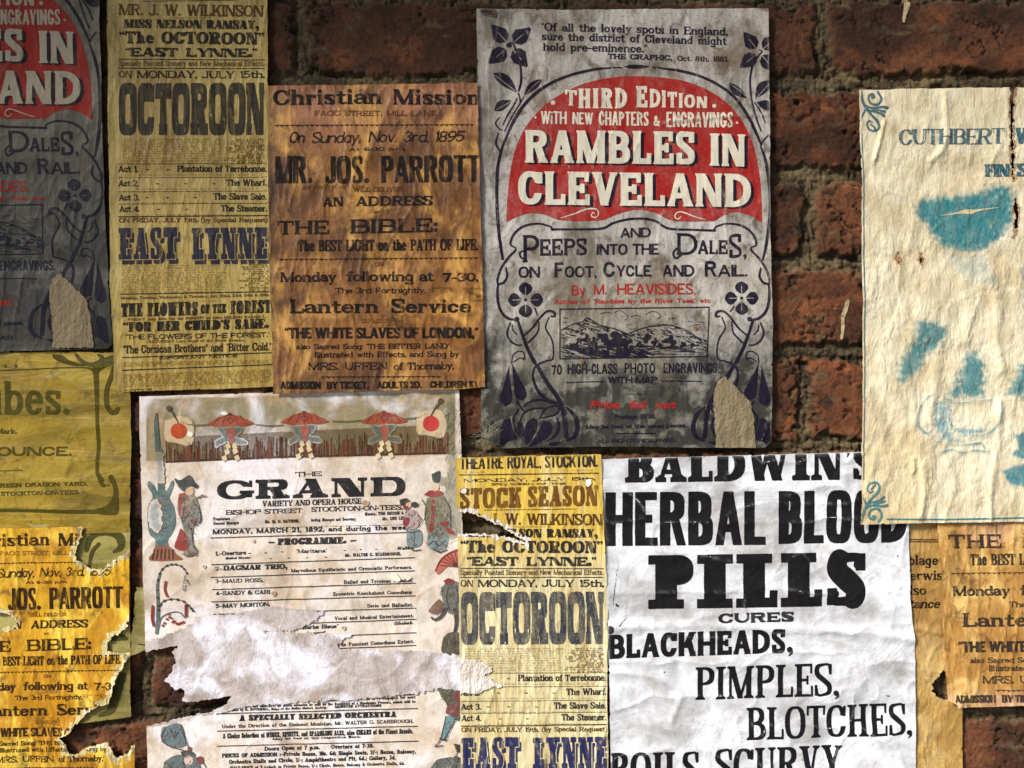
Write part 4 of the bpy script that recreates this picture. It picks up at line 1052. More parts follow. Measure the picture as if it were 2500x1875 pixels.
def book_poster(S, dark=VIOLET, red=RED, cream=CREAM):
    T = S.text; sh = S.shape
    sh('red_panel', [('poly', catmull([(1236, 543), (1239, 480), (1249, 400), (1270, 335), (1300, 288), (1350, 242), (1420, 206), (1500, 188), (1560, 186), (1640, 192), (1700, 208), (1760, 240), (1802, 282), (1832, 335), (1850, 400), (1858, 470), (1860, 545)]).tolist() +
        catmull([(1860, 545), (1832, 527), (1795, 518), (1768, 525), (1744, 540)]).tolist()+catmull([(1690, 541), (1640, 539), (1605, 522), (1570, 513), (1540, 514), (1505, 524), (1472, 538)]).tolist()+catmull([(1400, 541), (1360, 536), (1330, 524), (1293, 521), (1262, 530), (1236, 543)]).tolist())], red, .8, lvl=1)
    for t, x0, y0, x1, y1, c, c1, f in (('T', 1380, 257, 1408, 259, 38, 38, 'ramb'), ('HIRD', 1412, 264, 1530, 265, 47, 50, 'ramb'), ('E', 1553, 262, 1580, 262, 51, 51, 'ramb'), ('DITION', 1586, 262, 1726, 264, 46, 25, 'ramb')):
        T(t, x0, y0, x1, y1, c, f, cream, 'heading', cap1=c1, lvl=2, wear=.25, ov=dict(S=.2, H=.15, ls=.13))
    for q in ((1350, 251, 5.5), (1743, 259, 5), (1307, 287, 3), (1799, 300, 3)): sh('heading_dot', [('circ', q[0], q[1], q[2], q[2])], cream, .2, lvl=2)
    for t, x0, x1, y, c in (('WiTH', 1321, 1383, 302, 30), ('NEW', 1398, 1447, 303, 28), ('CHAPTERS', 1462, 1583, 306, 33), ('&', 1596, 1610, 307, 24), ('ENGRAVINGS', 1627, 1788, 310, 36)):
        T(t, x0, y, x1, y+1, c, 'sans', cream, 'heading', lvl=2, wear=.3, ov=dict(S=.13, H=.1, ls=.07))
    for t, x0, y0, x1, y1, c in (('RAMBLES', 1281, 397, 1696, 401, 79), ('IN', 1733, 404, 1819, 407, 78), ('CLEVELAND', 1265, 499, 1832, 506, 81)):
        T(t, x0, y0, x1, y1, c, 'ramb', dark, 'title_shadow', lvl=2, dx=8, dy=4, wear=.2, ov=dict(S=.22))
        T(t, x0, y0, x1, y1, c, 'ramb', cream, 'title', lvl=3, wear=.18, ov=dict(S=.22))
    for q in ([(1368, 533), (1400, 523), (1432, 511), (1455, 511), (1461, 522), (1454, 531), (1444, 528), (1446, 520), (1452, 521)], [(1722, 537), (1692, 528), (1665, 518), (1652, 520), (1647, 530), (1655, 535), (1662, 529)]):
        sh('flourish', [('path', q, [1.5, 2.5, 3.2, 3, 2.8, 2.5, 2.2, 2, 1.6][:len(q)])], cream, .2, lvl=2)
    for t, x0, y0, x1, y1, c, f in (('\u201cOf all the lovely spots in England,', 1322, 75, 1776, 87, 19, 'romanb'), ('sure the district of Cleveland might', 1323, 98, 1773, 110, 19, 'romanb'), ('hold pre-eminence.\u201d', 1326, 124, 1578, 129, 19, 'romanb'), ('THE GRAPHIC,', 1484, 144, 1640, 148, 12.5, 'egyp'), ('Oct. 8th, 1881.', 1653, 149, 1778, 151, 12.5, 'romanb')):
        T(t, x0, y0, x1, y1, c, f, dark, 'quotation', ov=dict(S=.2 if f == 'romanb' else .26))
    # arch and cartouche lines
    sh('arch_line', [('path', [(1227, 632), (1218, 570), (1213, 500), (1214, 420), (1222, 375), (1234, 338)], [7, 8, 8, 8, 7, 4]), ('path', [(1234, 340), (1252, 300), (1280, 256), (1315, 222), (1352, 199), (1400, 181), (1450, 170), (1490, 166)], [5, 8, 8, 8, 7, 7, 7, 4]),
        ('path', [(1612, 166), (1660, 173), (1710, 187), (1755, 208), (1793, 238), (1822, 277), (1843, 318), (1858, 354)], [4, 7, 7, 7, 8, 8, 8, 5]), ('path', [(1857, 358), (1868, 390), (1877, 440), (1880, 500), (1876, 560), (1869, 604), (1862, 634)], [4, 7, 8, 8, 8, 7, 5]),
        leaf((1522, 163), (1588, 163), 5)]+[('cpath', [(x, 164.5), (x+9, 165.5)], 3.4) for x in (1495, 1508, 1592, 1605)], dark)
    cart = [('path', [(1348, 561), (1343, 553), (1315, 546), (1280, 552), (1256, 570), (1246, 592), (1250, 601), (1258, 604), (1257, 612), (1240, 630), (1224, 654), (1215, 680), (1215, 695)], [5, 4, 5, 6, 6, 6, 4, 3, 5, 6, 6, 6, 4]),
            ('path', [(1235, 655), (1238, 675), (1229, 690), (1216, 697), (1215, 730), (1222, 758), (1238, 776), (1260, 782)], [4, 6, 6, 5, 7, 7, 7, 5]), ('circ', 1262, 779, 6, 6)]
    sh('cartouche', cart+mir(cart, 1546)+[('path', [(1349, 560), (1400, 560), (1468, 558), (1496, 545), (1530, 536), (1562, 534), (1598, 539), (1632, 558), (1690, 561), (1745, 563)], [6, 5, 6, 6, 6, 6, 6, 6, 5, 6])], dark)
    T('AND', 1515, 580, 1588, 579, 23, 'sansb', dark)
    T('P', 1276, 640, 1316, 640, 66, 'nouv', dark, 'heading', ov=dict(S=.12, H=.1)); sh('flourish', [('path', [(1284, 634), (1272, 628), (1269, 617), (1277, 612)], [3, 5, 5, 3])], dark)
    T('EEPS', 1318, 624, 1432, 622, 40, 'nouv', dark, 'heading', ov=dict(S=.16, H=.13)); T('INTO THE', 1457, 622, 1609, 621, 26, 'sansb', dark, 'heading')
    T('D', 1652, 622, 1702, 622, 52, 'nouv', dark, 'heading', ov=dict(S=.14, H=.11)); sh('flourish', [('path', [(1664, 622), (1650, 630), (1644, 618), (1653, 606), (1662, 614)], [5, 6, 5, 4, 3])], dark)
    T('ALE', 1704, 620, 1776, 620, 33, 'nouv', dark, 'heading', ov=dict(S=.16, H=.13)); T('S,', 1780, 630, 1822, 628, 58, 'nouv', dark, 'heading', ov=dict(S=.12, H=.12))
    for t, x0, x1, y, c in (('ON', 1266, 1318, 678, 27), ('F', 1354, 1376, 677, 36), ('OOT,', 1379, 1456, 677, 27), ('C', 1473, 1501, 676, 36), ('YCLE', 1505, 1590, 675, 27), ('AND', 1618, 1695, 675, 28), ('R', 1721, 1749, 675, 37), ('AIL.', 1753, 1824, 675, 28)):
        T(t, x0, y, x1, y-.5, c, 'sansb', dark, 'heading')
    for t, x0, x1, y, c in (('By', 1396, 1428, 721, 24), ('M.', 1450, 1480, 719, 24), ('HEAVISIDES,', 1507, 1698, 719, 26)):
        T(t, x0, y, x1, y-1, c, 'sans', red, 'byline', wear=.3)
    T('Author of \u201cRambles by the River Tees,\u201d etc', 1352, 742, 1735, 739, 11, 'romanb', red, 'byline', wear=.45)
    # engraved landscape
    eng = sh('engraving_frame', [('cpath', [(1367, 755), (1731, 750), (1727, 870), (1367, 876), (1367, 753)], 3.2)], dark)
    rr = random.Random(5); pr = []
    hl = [(1370, 806), (1400, 791), (1420, 786), (1436, 776), (1460, 792), (1500, 803), (1530, 814)]
    hr = [(1525, 818), (1570, 801), (1620, 794), (1650, 797), (1680, 808), (1700, 822), (1725, 832)]
    pr += [('path', hl, 2.4), ('path', hr, 2.4)]
    for hp, n in ((hl, 110), (hr, 130)):
        q = catmull(hp)
        for i in range(n):
            k = rr.randrange(len(q)-1); x, y = q[k]; y += 2+rr.random()**1.3*26; l = rr.uniform(5, 16)
            pr.append(('cpath', [(x, y), (x+l, y+l*rr.uniform(.15, .5))], rr.uniform(.9, 1.8)))
    for i in range(26):
        x = rr.uniform(1372, 1700); y = rr.uniform(790, 808); pr.append(('cpath', [(x, y), (x+rr.uniform(10, 26), y-.5)], 1.))
    for i in range(190):
        x = rr.uniform(1369, 1570); y = rr.uniform(838, 872); l = rr.uniform(8, 34); pr.append(('cpath', [(x, y), (min(x+l, 1722), min(873, y+l*.28))], rr.uniform(1., 2.4)))
    for i in range(80):
        x = rr.uniform(1540, 1690); y = rr.uniform(842, 866); l = rr.uniform(8, 30); pr.append(('cpath', [(x, y), (min(x+l, 1722), y-.4)], rr.uniform(.9, 1.6)))
    for x, y, r in ((1415, 832, 9), (1433, 828, 12), (1447, 836, 9), (1470, 826, 14), (1484, 834, 11), (1503, 820, 17), (1520, 832, 15), (1498, 838, 16), (1535, 842, 12), (1580, 828, 12), (1597, 834, 9), (1630, 829, 13), (1643, 836, 10), (1668, 840, 8), (1690, 842, 6), (1455, 845, 9), (1390, 846, 8), (1560, 842, 8), (1612, 841, 7)):
        for k in range(7): pr.append(('circ', x+rr.gauss(0, r*.42), y+rr.gauss(0, r*.36), r*rr.uniform(.35, .55), r*rr.uniform(.3, .5)))
    for q in ([(1465, 766), (1480, 763), (1494, 765)], [(1500, 763), (1512, 758), (1524, 764), (1532, 774), (1526, 782)], [(1576, 768), (1590, 761), (1606, 764), (1612, 772), (1603, 779)], [(1540, 774), (1552, 770), (1564, 773)], [(1632, 779), (1648, 776)], [(1680, 784), (1690, 786)], [(1704, 785), (1720, 788)], [(1374, 776), (1386, 777)], [(1374, 788), (1384, 786)]): pr.append(('path', q, 1.6))
    sh('engraving', pr, dark, .35, cell=1.1, parent=eng)
    T('70', 1347, 915, 1371, 914, 23, 'sans', dark, ov=dict(S=.11)); T('HIGH-CLASS', 1386, 913, 1506, 912, 24, 'sans', dark, ov=dict(S=.11)); T('PHOTO', 1525, 911, 1599, 911, 24, 'sans', dark, ov=dict(S=.11)); T('ENGRAVINGS.', 1620, 911, 1756, 910, 24, 'sans', dark, ov=dict(S=.11))
    T('WITH MAP', 1484, 935, 1604, 935, 15, 'sansb', dark)
    S.rules([(1382, 934, 1474, 931, 2.6), (1615, 930, 1712, 931, 2.6), (1522, 962, 1582, 962, 1.4), (1505, 1058, 1600, 1058, 2.8)], dark, each=False)
    T('Price', 1441, 998, 1511, 997, 19, 'boldi', red, 'price', wear=.4); T('6d.', 1536, 997, 1578, 997, 19, 'boldi', red, 'price'); T('net', 1600, 997, 1650, 996, 17, 'boldi', red, 'price', wear=.5)
    T('Postage 2\u00bdd.'.replace('\u00bd', '1/2'), 1501, 1022, 1601, 1021, 10, 'romanb', dark); T('May be had at the usual places.', 1430, 1047, 1676, 1043, 10, 'romanb', dark, wear=.5); T('ALL RIGHTS RESERVED.', 1458, 1082, 1650, 1079, 9, 'grot', dark, wear=.5)
    # flowers
    def flower(cx, cy, s, rot, sharp=False):
        pr = []
        for k in range(4):
            a = rot+k*math.pi/2; c, n = math.cos(a), math.sin(a)
            q = [(.22, 0), (.5, -.34), (.8, -.36), (1.02, -.02), (.8, .36), (.5, .34)]
            if sharp: q = [(.2, 0), (.36, -.27), (.62, -.36), (1.16, -.03), (1.14, .05), (.66, .34), (.38, .28)]
            pr.append(('poly' if sharp else 'spoly', [(cx+s*(u*c-v*n), cy+s*(u*n+v*c)) for u, v in q]))
        for k in range(4):
            a = rot+k*math.pi/2; pr.append(('cutpath', [(cx+s*.2*math.cos(a), cy+s*.2*math.sin(a)), (cx+s*.5*math.cos(a), cy+s*.5*math.sin(a)), (cx+s*.75*math.cos(a), cy+s*.75*math.sin(a))], 2.2))
        return pr
    sh('flower', flower(1244, 112, 58, math.pi/4+.08, True)+[('path', [(1240, 108), (1250, 104), (1256, 114), (1262, 130), (1271, 165), (1272, 200), (1266, 222)], [2, 3, 4, 4, 5, 6, 5]), ('circ', 1243, 111, 7, 6)], dark)
    sh('flower', flower(1853, 127, 52, math.pi/4+.1, True)+[('path', [(1852, 122), (1860, 126), (1850, 138), (1838, 158), (1832, 190), (1833, 230)], [2, 3, 4, 5, 5, 5])], dark)
    sh('flower', flower(1283, 732, 42, 0)+[('circ', 1283, 732, 4, 4), ('path', [(1306, 752), (1312, 770)], 4)], dark); sh('flower', flower(1810, 728, 40, 0)+[('circ', 1810, 728, 4, 4), ('path', [(1792, 748), (1783, 760)], 4)], dark)
    lv = [leaf((1205, 178), (1262, 226), 14, -4), leaf((1322, 194), (1279, 234), 10, 3), leaf((1207, 270), (1250, 246), 12, -2), ('path', [(1262, 240), (1254, 258), (1240, 280), (1228, 305)], [3, 4, 4, 3]), ('path', [(1266, 228), (1270, 250), (1263, 262)], [4, 4, 3]), ('path', [(1279, 236), (1270, 252), (1262, 265), (1246, 292), (1232, 320)], [2, 3, 3, 4, 3]),
          ('path', [(1219, 287), (1210, 300), (1216, 312), (1226, 318)], [3, 4, 4, 3]), ('path', [(1217, 325), (1211, 350), (1222, 372)], [3, 6, 4]), ('cutpath', [(1209, 184), (1235, 204), (1258, 222)], 2), ('cutpath', [(1318, 197), (1300, 212), (1284, 230)], 2), ('cutpath', [(1212, 268), (1230, 258), (1247, 248)], 2)]
    sh('leaf_spray', lv, dark)
    lv2 = [leaf((1780, 203), (1826, 240), 11, 3), leaf((1884, 196), (1842, 242), 14, 4), leaf((1890, 262), (1846, 250), 12), ('path', [(1833, 230), (1836, 250), (1845, 285), (1858, 320)], [4, 4, 5, 4]), ('path', [(1842, 250), (1858, 275), (1868, 300)], [3, 4, 3]), ('path', [(1876, 330), (1862, 345), (1858, 356)], [4, 4, 3]), ('cutpath', [(1784, 206), (1805, 220), (1824, 237)], 2), ('cutpath', [(1880, 202), (1862, 222), (1846, 240)], 2)]
    sh('leaf_spray', lv2, dark)
    vine = [('path', [(1264, 782), (1278, 825), (1292, 860), (1306, 886)], [6, 8, 9, 9]), ('path', [(1313, 896), (1336, 935), (1362, 972), (1376, 1010), (1382, 1066)], [9, 10, 11, 11, 10]),
            ('path', [(1246, 788), (1238, 812), (1246, 832), (1262, 842), (1274, 842)], [4, 5, 5, 4, 3]), ('path', [(1250, 793), (1252, 806), (1262, 817)], [3, 4, 3]), ('path', [(1278, 820), (1300, 800), (1318, 776), (1336, 760), (1352, 762), (1354, 772), (1345, 772)], [4, 5, 5, 6, 7, 6, 4]),
            ('path', [(1316, 786), (1312, 812), (1290, 836)], [3, 4, 5]), ('path', [(1340, 774), (1332, 800), (1346, 826), (1351, 850), (1349, 876), (1334, 881), (1316, 888), (1304, 900), (1302, 925), (1314, 955), (1336, 976), (1358, 984)], [3, 4, 4, 4, 4, 4, 5, 5, 6, 8, 9, 6]),
            ('path', [(1249, 886), (1252, 868), (1264, 858), (1278, 860), (1280, 876), (1268, 874), (1254, 884)], [3, 3, 3, 3, 4, 3, 3]), ('path', [(1262, 980), (1272, 995), (1280, 1004)], [5, 5, 3]),
            ('path', [(1278, 992), (1296, 980), (1320, 976), (1345, 984)], [4, 5, 5, 4]), ('path', [(1268, 1030), (1280, 1008), (1300, 998), (1326, 996)], [4, 5, 5, 4]), ('path', [(1266, 1000), (1254, 1020), (1258, 1048), (1275, 1072)], [5, 7, 6, 3]), ('path', [(1318, 1022), (1330, 1000), (1355, 990), (1365, 996), (1356, 1012), (1325, 1020)], [4, 5, 4, 4, 4, 4]),
            ('path', [(1360, 1020), (1364, 1042), (1356, 1062), (1336, 1078)], [5, 7, 6, 3]), ('path', [(1382, 994), (1402, 1014), (1410, 1042), (1402, 1066), (1384, 1075)], [4, 10, 11, 11, 6])]
    pods = [drop((1243, 890), (1234, 992), 19), drop((1249, 884), (1276, 978), 20), ('cutpath', [(1245, 880), (1247, 930), (1258, 985)], 3.4)]
    bud = [('spoly', [(1246, 1020), (1228, 1028), (1221, 1060), (1223, 1090), (1240, 1078), (1262, 1070), (1252, 1048)]), ('spoly', [(1262, 1028), (1276, 1036), (1278, 1066), (1264, 1052)]), ('spoly', [(1300, 1020), (1312, 1028), (1306, 1058), (1284, 1086), (1282, 1040)]), ('spoly', [(1326, 1026), (1346, 1034), (1344, 1060), (1312, 1084), (1292, 1090), (1310, 1060)]), ('spoly', [(1336, 1082), (1362, 1078), (1370, 1080), (1350, 1090)])]
    for nm, p in (('vine', vine), ('seed_pods', pods), ('bud', bud)):
        sh(nm, p, dark); sh(nm, mir(p, 1551), dark)

BP = dict(S=(.16, .11, .06), samt=.75, sscale=14, A=(.47, .44, .42), B=(.35, .325, .245), C=(.095, .075, .042), M=(.10, .078, .045), L=(.60, .59, .575), D=(.028, .028, .024), mscale=22, mstretch=(1, 1, .6), mamt=.75, mr=(.42, .66), lamt=.75, seed=6, damt=.85, fine=.8, dscale=70, bstretch2=(1.4, 1, .3), b2=1.1, bump=.45, rough=.48,
          torn=dict(A=(.30, .215, .14), B=(.30, .215, .14), L=(.42, .33, .23), C=(.14, .09, .045), mamt=.7))
BW = dict(n=[(.5, 110, 260, 81)], r=[(.9, 60, 260, 82, 7), (.45, 40, 60, 83, 5)])
TEAR = [(1742, 952), (1752, 930), (1768, 918), (1780, 930), (1790, 938), (1808, 958), (1830, 980), (1837, 1010), (1842, 1050), (1846, 1100), (1747, 1100), (1746, 1030), (1741, 985)]
def tear_patch(S, name='bare_patch'):
    X, Y = np.meshgrid(np.arange(1700, 1880, 1.5), np.arange(890, 1120, 1.5))
    F = poly_sdf(X, Y, TEAR)+2.2*fbm(X/12, Y/12, 51, 4, .6)
    F, _, _ = S.clip(F, 1700, 890, 1.5)
    S.build(name, F, 1700, 890, 1.5, 2, .16*4, S.mat('torn'), local=True)
GP = 'book posters of the same print'
S6 = Sheet('book_poster', 'grey white poster with red arched panel and purple flowers, fully in view at top centre', 'poster',
           [(1163, 21), (1400, 24), (1600, 22), (1876, 21), (1880, 300), (1881, 600), (1886, 800), (1885, 1000), (1884, 1080), (1868, 1094), (1700, 1093), (1500, 1090), (1229, 1094), (1174, 1066), (1174, 900), (1172, 600), (1168, 300)],
           4.2, BP, BW, tone=lambda X, Y: sstep(550, 900, Y), group=GP, ridges=[([(1620, 300), (1700, 292), (1800, 284), (1876, 280)], 1.2, 5)], curl=[(1200, 1094, 60, 5.)],
           grime=lambda X, Y: np.clip(1.15*sstep(690, 1020, Y+50*perlin(X/120, Y/80, 2))*(.75+.25*sstep(1300, 1700, X))+.35*sstep(60, 0, np.hypot((X-1210)/1.3, Y-30))+.3*sstep(1260, 1170, X)*sstep(0, 300, Y)+.12, 0, 1))
book_poster(S6); tear_patch(S6)
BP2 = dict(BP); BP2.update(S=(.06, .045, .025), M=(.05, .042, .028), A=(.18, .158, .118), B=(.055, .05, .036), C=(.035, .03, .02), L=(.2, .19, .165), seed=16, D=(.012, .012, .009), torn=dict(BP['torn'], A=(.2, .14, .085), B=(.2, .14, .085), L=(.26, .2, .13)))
S7 = Sheet('book_poster', 'dark grimy poster with red lettering panel, cut off by the left edge of the picture', 'poster',
           [(-480, -235), (236, -232), (243, 0), (248, 250), (256, 520), (266, 700), (275, 838), (262, 851), (140, 855), (-480, 872)],
           3.9, BP2, BW, A=(1, .03, -1640-.03*327, -.003, 1.0, -251+.003*1800), tone=lambda X, Y: sstep(200, 420, Y), group=GP,
           grime=lambda X, Y: np.clip(1.1*sstep(330, 760, Y)+.25+.2*sstep(60, -100, X), 0, 1))
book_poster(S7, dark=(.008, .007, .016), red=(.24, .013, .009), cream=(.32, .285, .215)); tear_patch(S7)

# ---------------------------------------------------------------- olive yellow advert and what is left of another below it
UP = dict(A=(.34, .225, .012), B=(.25, .165, .009), C=(.08, .055, .004), L=(.38, .29, .045), mscale=16, mstretch=(.5, 1, 1.6), mamt=.6, lamt=.5, hstretch=(.35, 1, 1.5), seed=31, bstretch2=(.4, 1, 1.3), b2=1.2, bump=.5, D=(.03, .022, .004))
UW = dict(n=[(.5, 220, 70, 91)], r=[(.8, 230, 55, 92, 6)])
S8 = Sheet('advert_poster', 'olive yellow advert with dark scroll border, above the torn golden handbill', 'poster',
           [(-420, 868), (140, 858), (316, 862), (318, 1090), (314, 1300), (200, 1304), (-420, 1312)], 2.5, UP, UW, tone=lambda X, Y: sstep(120, 320, X),
           grime=lambda X, Y: .5*np.exp(-((Y-1118-.01*X)/7)**2)*sstep(180, 300, X)+.4*np.exp(-((Y-890)/8)**2)*sstep(100, 200, X))
T = S8.text
T('Tubes.', -110, 1013, 167, 1012, 82, 'nouv', OLIVE, 'heading', ov=dict(S=.17, H=.12, xh=.72), wear=.45)
T('Trade Mark.', -78, 1060, 38, 1059, 13, 'romanb', OLIVE); T('PER OUNCE.', -130, 1114, 171, 1113, 22, 'wide', OLIVE, 'heading', ov=dict(sl=0))
T('4, GREEN DRAGON YARD,', -40, 1192, 210, 1186, 10, 'wide', OLIVE); T('STOCKTON-ON-TEES.', 0, 1211, 192, 1207, 10, 'wide', OLIVE)
S8.shape('scroll_border', [('path', [(-60, 906), (60, 902), (150, 898), (210, 898), (227, 908), (233, 930)], [4, 3, 3, 4, 7, 10]), ('path', [(232, 900), (234, 960), (235, 1020), (237, 1090), (235, 1130), (236, 1156), (246, 1172)], [14, 11, 9, 9, 9, 9, 12]),
    ('spoly', [(236, 1158), (248, 1176), (262, 1188), (266, 1178), (262, 1165), (272, 1160), (284, 1186), (287, 1215), (287, 1250), (274, 1258), (235, 1255), (230, 1244), (256, 1236), (272, 1216), (274, 1194), (268, 1180), (250, 1190), (238, 1176)]), ('path', [(232, 1250), (150, 1250), (60, 1247), (-60, 1246)], [11, 9, 8, 8])], OLIVE, .3); S8.shape('scroll_curl', [('path', [(282, 872), (272, 912), (259, 950), (258, 985), (268, 1006), (280, 1006), (286, 998)], [8, 11, 12, 12, 12, 13, 9])], OLIVE, .3); S8.shape('scroll_leaf', [('spoly', [(124, 864), (150, 868), (168, 880), (205, 892), (180, 893), (150, 886), (130, 876)]), ('path', [(182, 864), (195, 880), (218, 890), (240, 884), (246, 872), (236, 866)], [7, 10, 11, 12, 10, 6]), ('spoly', [(225, 885), (285, 862), (276, 886), (250, 900), (232, 912)])], OLIVE, .3)
S8.rules([(-20, 1150, 52, 1149, 2.4)], OLIVE, each=False); [S8.shape('heading_dot', [('circ', x, 894, 4, 4)], OLIVE) for x in (10, 36)]
UP2 = dict(UP); UP2.update(A=(.34, .29, .07), B=(.24, .2, .06), C=(.14, .12, .02), L=(.5, .45, .2), seed=37)
S9 = Sheet('paper_remnant', 'olive remnant of an older poster showing through the tears of the golden handbill', 'poster remnant',
           [(-60, 1280), (315, 1282), (317, 1500), (315, 1620), (317, 1752), (200, 1768), (-60, 1770)], 2.2, UP2, UW, tone=lambda X, Y: sstep(1500, 1700, Y), grime=lambda X, Y: .3*sstep(200, 320, X))
for q in [('path', [(208, 1345), (220, 1312), (245, 1300), (275, 1302), (292, 1318), (292, 1338), (276, 1348)], [10, 16, 18, 20, 22, 16, 8]), ('path', [(238, 1330), (222, 1350), (214, 1390)], [10, 10, 6]), ('path', [(300, 1650), (280, 1700), (268, 1735), (240, 1750)], [14, 24, 20, 8]), ('path', [(258, 1560), (285, 1556), (305, 1560)], [14, 22, 10])]: S9.shape('scroll_border', [q], (.055, .05, .012), .3)
S10 = Sheet('paper_scrap', 'narrow olive scrap of paper sticking out from behind the parasol programme', 'paper scrap',
            [(331, 1432), (353, 1434), (372, 1540), (420, 1553), (417, 1568), (372, 1578), (345, 1592), (316, 1602), (320, 1560)], 2.3, dict(UP2, A=(.22, .18, .06), seed=41), None, rough=4)
S10.rules([(336, 1574, 352, 1577, 3), (356, 1583, 372, 1580, 3), (404, 1566, 416, 1567, 2.5)], (.03, .025, .012), each=False)

# ---------------------------------------------------------------- variety programme with parasols
GPp = dict(A=(.66, .59, .54), B=(.2, .17, .09), C=(.38, .25, .13), M=(.46, .34, .22), L=(.78, .76, .84), D=(.16, .12, .06), mscale=26, mamt=.6, mr=(.45, .68), lamt=.8, seed=51, fine=.5, damt=.55, bscale2=38, bstretch2=(1, 1, .8), b2=.9, bump=.4, rough=.42,
           torn=dict(A=(.50, .45, .455), B=(.50, .45, .455), C=(.28, .22, .19), M=(.27, .22, .2), L=(.77, .77, .90), mamt=.9, mscale=30, lamt=1., hscale=22, dscale=60, damt=.7, fine=.7, bscale=700, bscale2=70, b1=.5, b2=1., bump=.55, bdist=.0016, rough=.35, spec=.6))
GW_ = dict(n=[(.45, 160, 120, 101)], r=[(.6, 90, 110, 102, 7)])
GX = [(340, 968), (600, 960), (900, 954), (1121, 950), (1127, 1120), (1130, 1300), (1136, 1500), (1139, 1600), (1146, 1900), (1150, 2060), (366, 2080), (360, 1890), (357, 1775), (353, 1580), (351, 1470), (347, 1320), (344, 1200), (341, 1070)]
def ptone(X, Y):
    top = 972-.023*(X-360); bot = 1126-.022*(X-400)
    ins = (X > 357) & (X < 1112)
    return np.where(ins, sstep(top, top+3, Y)*(1-sstep(bot-2, bot+2, Y)), 0)*.95
S11 = Sheet('variety_programme', 'pinkish white programme with red parasols along its top, torn across the middle', 'programme', GX, 3.3, GPp, GW_, tone=ptone,
            holes=[[(330, 1588), (352, 1592), (378, 1586), (440, 1575), (428, 1584), (420, 1592), (428, 1612), (420, 1640), (402, 1662), (428, 1682), (456, 1684), (440, 1708), (470, 1716), (522, 1706), (565, 1700), (548, 1722), (525, 1734), (470, 1748), (430, 1758), (390, 1768), (330, 1772)]], lip=5,
            grime=lambda X, Y: .3*sstep(.2, .8, fbm(X/60, Y/60, 55, 3)))
G = S11; T = G.text; sh = G.shape
def lerp(a, b, t): return a+(b-a)*t
DK = (.014, .014, .016)
sh('straw_valance', [('poly', [(404, 1068), (1000, 1040), (1098, 1038), (1098, 1108), (700, 1116), (402, 1130)])], (.10, .07, .035), .6, .8, lvl=1, jag=2)
rr = random.Random(11); st1, st2 = [], []
for i in range(330):
    x = rr.uniform(404, 1096); yb = lerp(1128, 1107, (x-404)/694)-rr.uniform(0, 4); l = rr.uniform(14, 56)
    (st1 if rr.random() < .5 else st2).append(('cpath', [(x, yb), (x+rr.uniform(-1, 1), yb-l)], rr.uniform(1.1, 2.4)))
st1.append(('cpath', [(404, 1128), (700, 1115), (1096, 1106)], 4.))
sh('straw_valance', st1, (.05, .02, .012), .35, lvl=2, cell=1.2); sh('straw_valance', st2, (.13, .045, .025), .35, lvl=3, cell=1.2)
PRED = (.27, .05, .024); PTEAL = (.025, .085, .095); PBLU = (.10, .24, .30); PGRN = (.12, .15, .09)
for cx, cy, w2 in ((561, 1020, 58), (742, 1015, 60), (937, 1014, 58)):
    top = [(cx-w2, cy+17), (cx-w2*.55, cy+1), (cx, cy-8), (cx+w2*.5, cy-1), (cx+w2, cy+14), (cx+w2*.3, cy+21), (cx-w2*.4, cy+22)]
    par = sh('parasol', [('spoly', top)], PRED, 1., lvl=3)
    sh('parasol_rib', [('path', [(cx+dx, cy-7), (cx+dx*1.5+k, cy+18)], 1.2) for dx, k in ((-22, -10), (-10, -5), (0, 0), (11, 5), (23, 9))]+[('path', [(cx-9, cy+6), (cx, cy-1), (cx+9, cy+6), (cx, cy+13), (cx-9, cy+6)], 1.6), ('circ', cx, cy-8, 6, 4)], (.10, .008, .007), .4, .9, lvl=4, cell=1.2, parent=par)
    sh('bow', [('spoly', [(cx-36, cy+58), (cx-6, cy+44), (cx+4, cy+48), (cx+34, cy+54), (cx+40, cy+66), (cx+10, cy+62), (cx-10, cy+60), (cx-34, cy+70)]), ('spoly', [(cx-30, cy+26), (cx+26, cy+24), (cx+14, cy+46), (cx-14, cy+50)])], PTEAL, .5, .75, lvl=3, soft=6)
    sh('rosette', [('circ', cx+2, cy+36, 12, 12), ('circ', cx+2, cy+54, 7, 10)], (.28, .05, .03), .5, .85, lvl=4)
    sh('tassel', [('poly', [(cx+dx-7, cy+y-4), (cx+dx+3, cy+y-9), (cx+dx+8, cy+y+2), (cx+dx-2, cy+y+8)]) for dx, y in ((-6, 70), (10, 70), (-8, 84), (12, 82), (-14, 100), (17, 99))], (.55, .45, .27), .3, lvl=4)
for cx, cy, dr in ((436, 1052, -1), (1052, 1034, 1)):
    sh('flag', [('spoly', [(cx-34, cy-26), (cx+10, cy-36), (cx+34, cy-16), (cx+30, cy+32), (cx-10, cy+28), (cx-34, cy+20)])], (.56, .43, .28), .3, .8, lvl=3, soft=4)
    sh('flag_disc', [('circ', cx, cy, 20, 19)], (.40, .06, .02) if dr < 0 else (.46, .045, .04), .35, lvl=4)
    sh('flag_pole', [('path', [(cx+dr*22, cy-54), (cx+dr*10, cy-36), (cx, cy-18)], [3, 4, 3]), ('circ', cx+dr*24, cy-55, 7, 7)], (.06, .05, .025), .4, lvl=4)
sh('garland', [('path', [(440, 1030), (470, 1038), (510, 1037)], 4), ('path', [(812, 1028), (850, 1029), (885, 1026)], 4), ('path', [(990, 1022), (1020, 1020), (1040, 1010)], 4), ('path', [(622, 1036), (660, 1040), (690, 1038)], 3)], (.07, .06, .03), .6, .8, lvl=3)
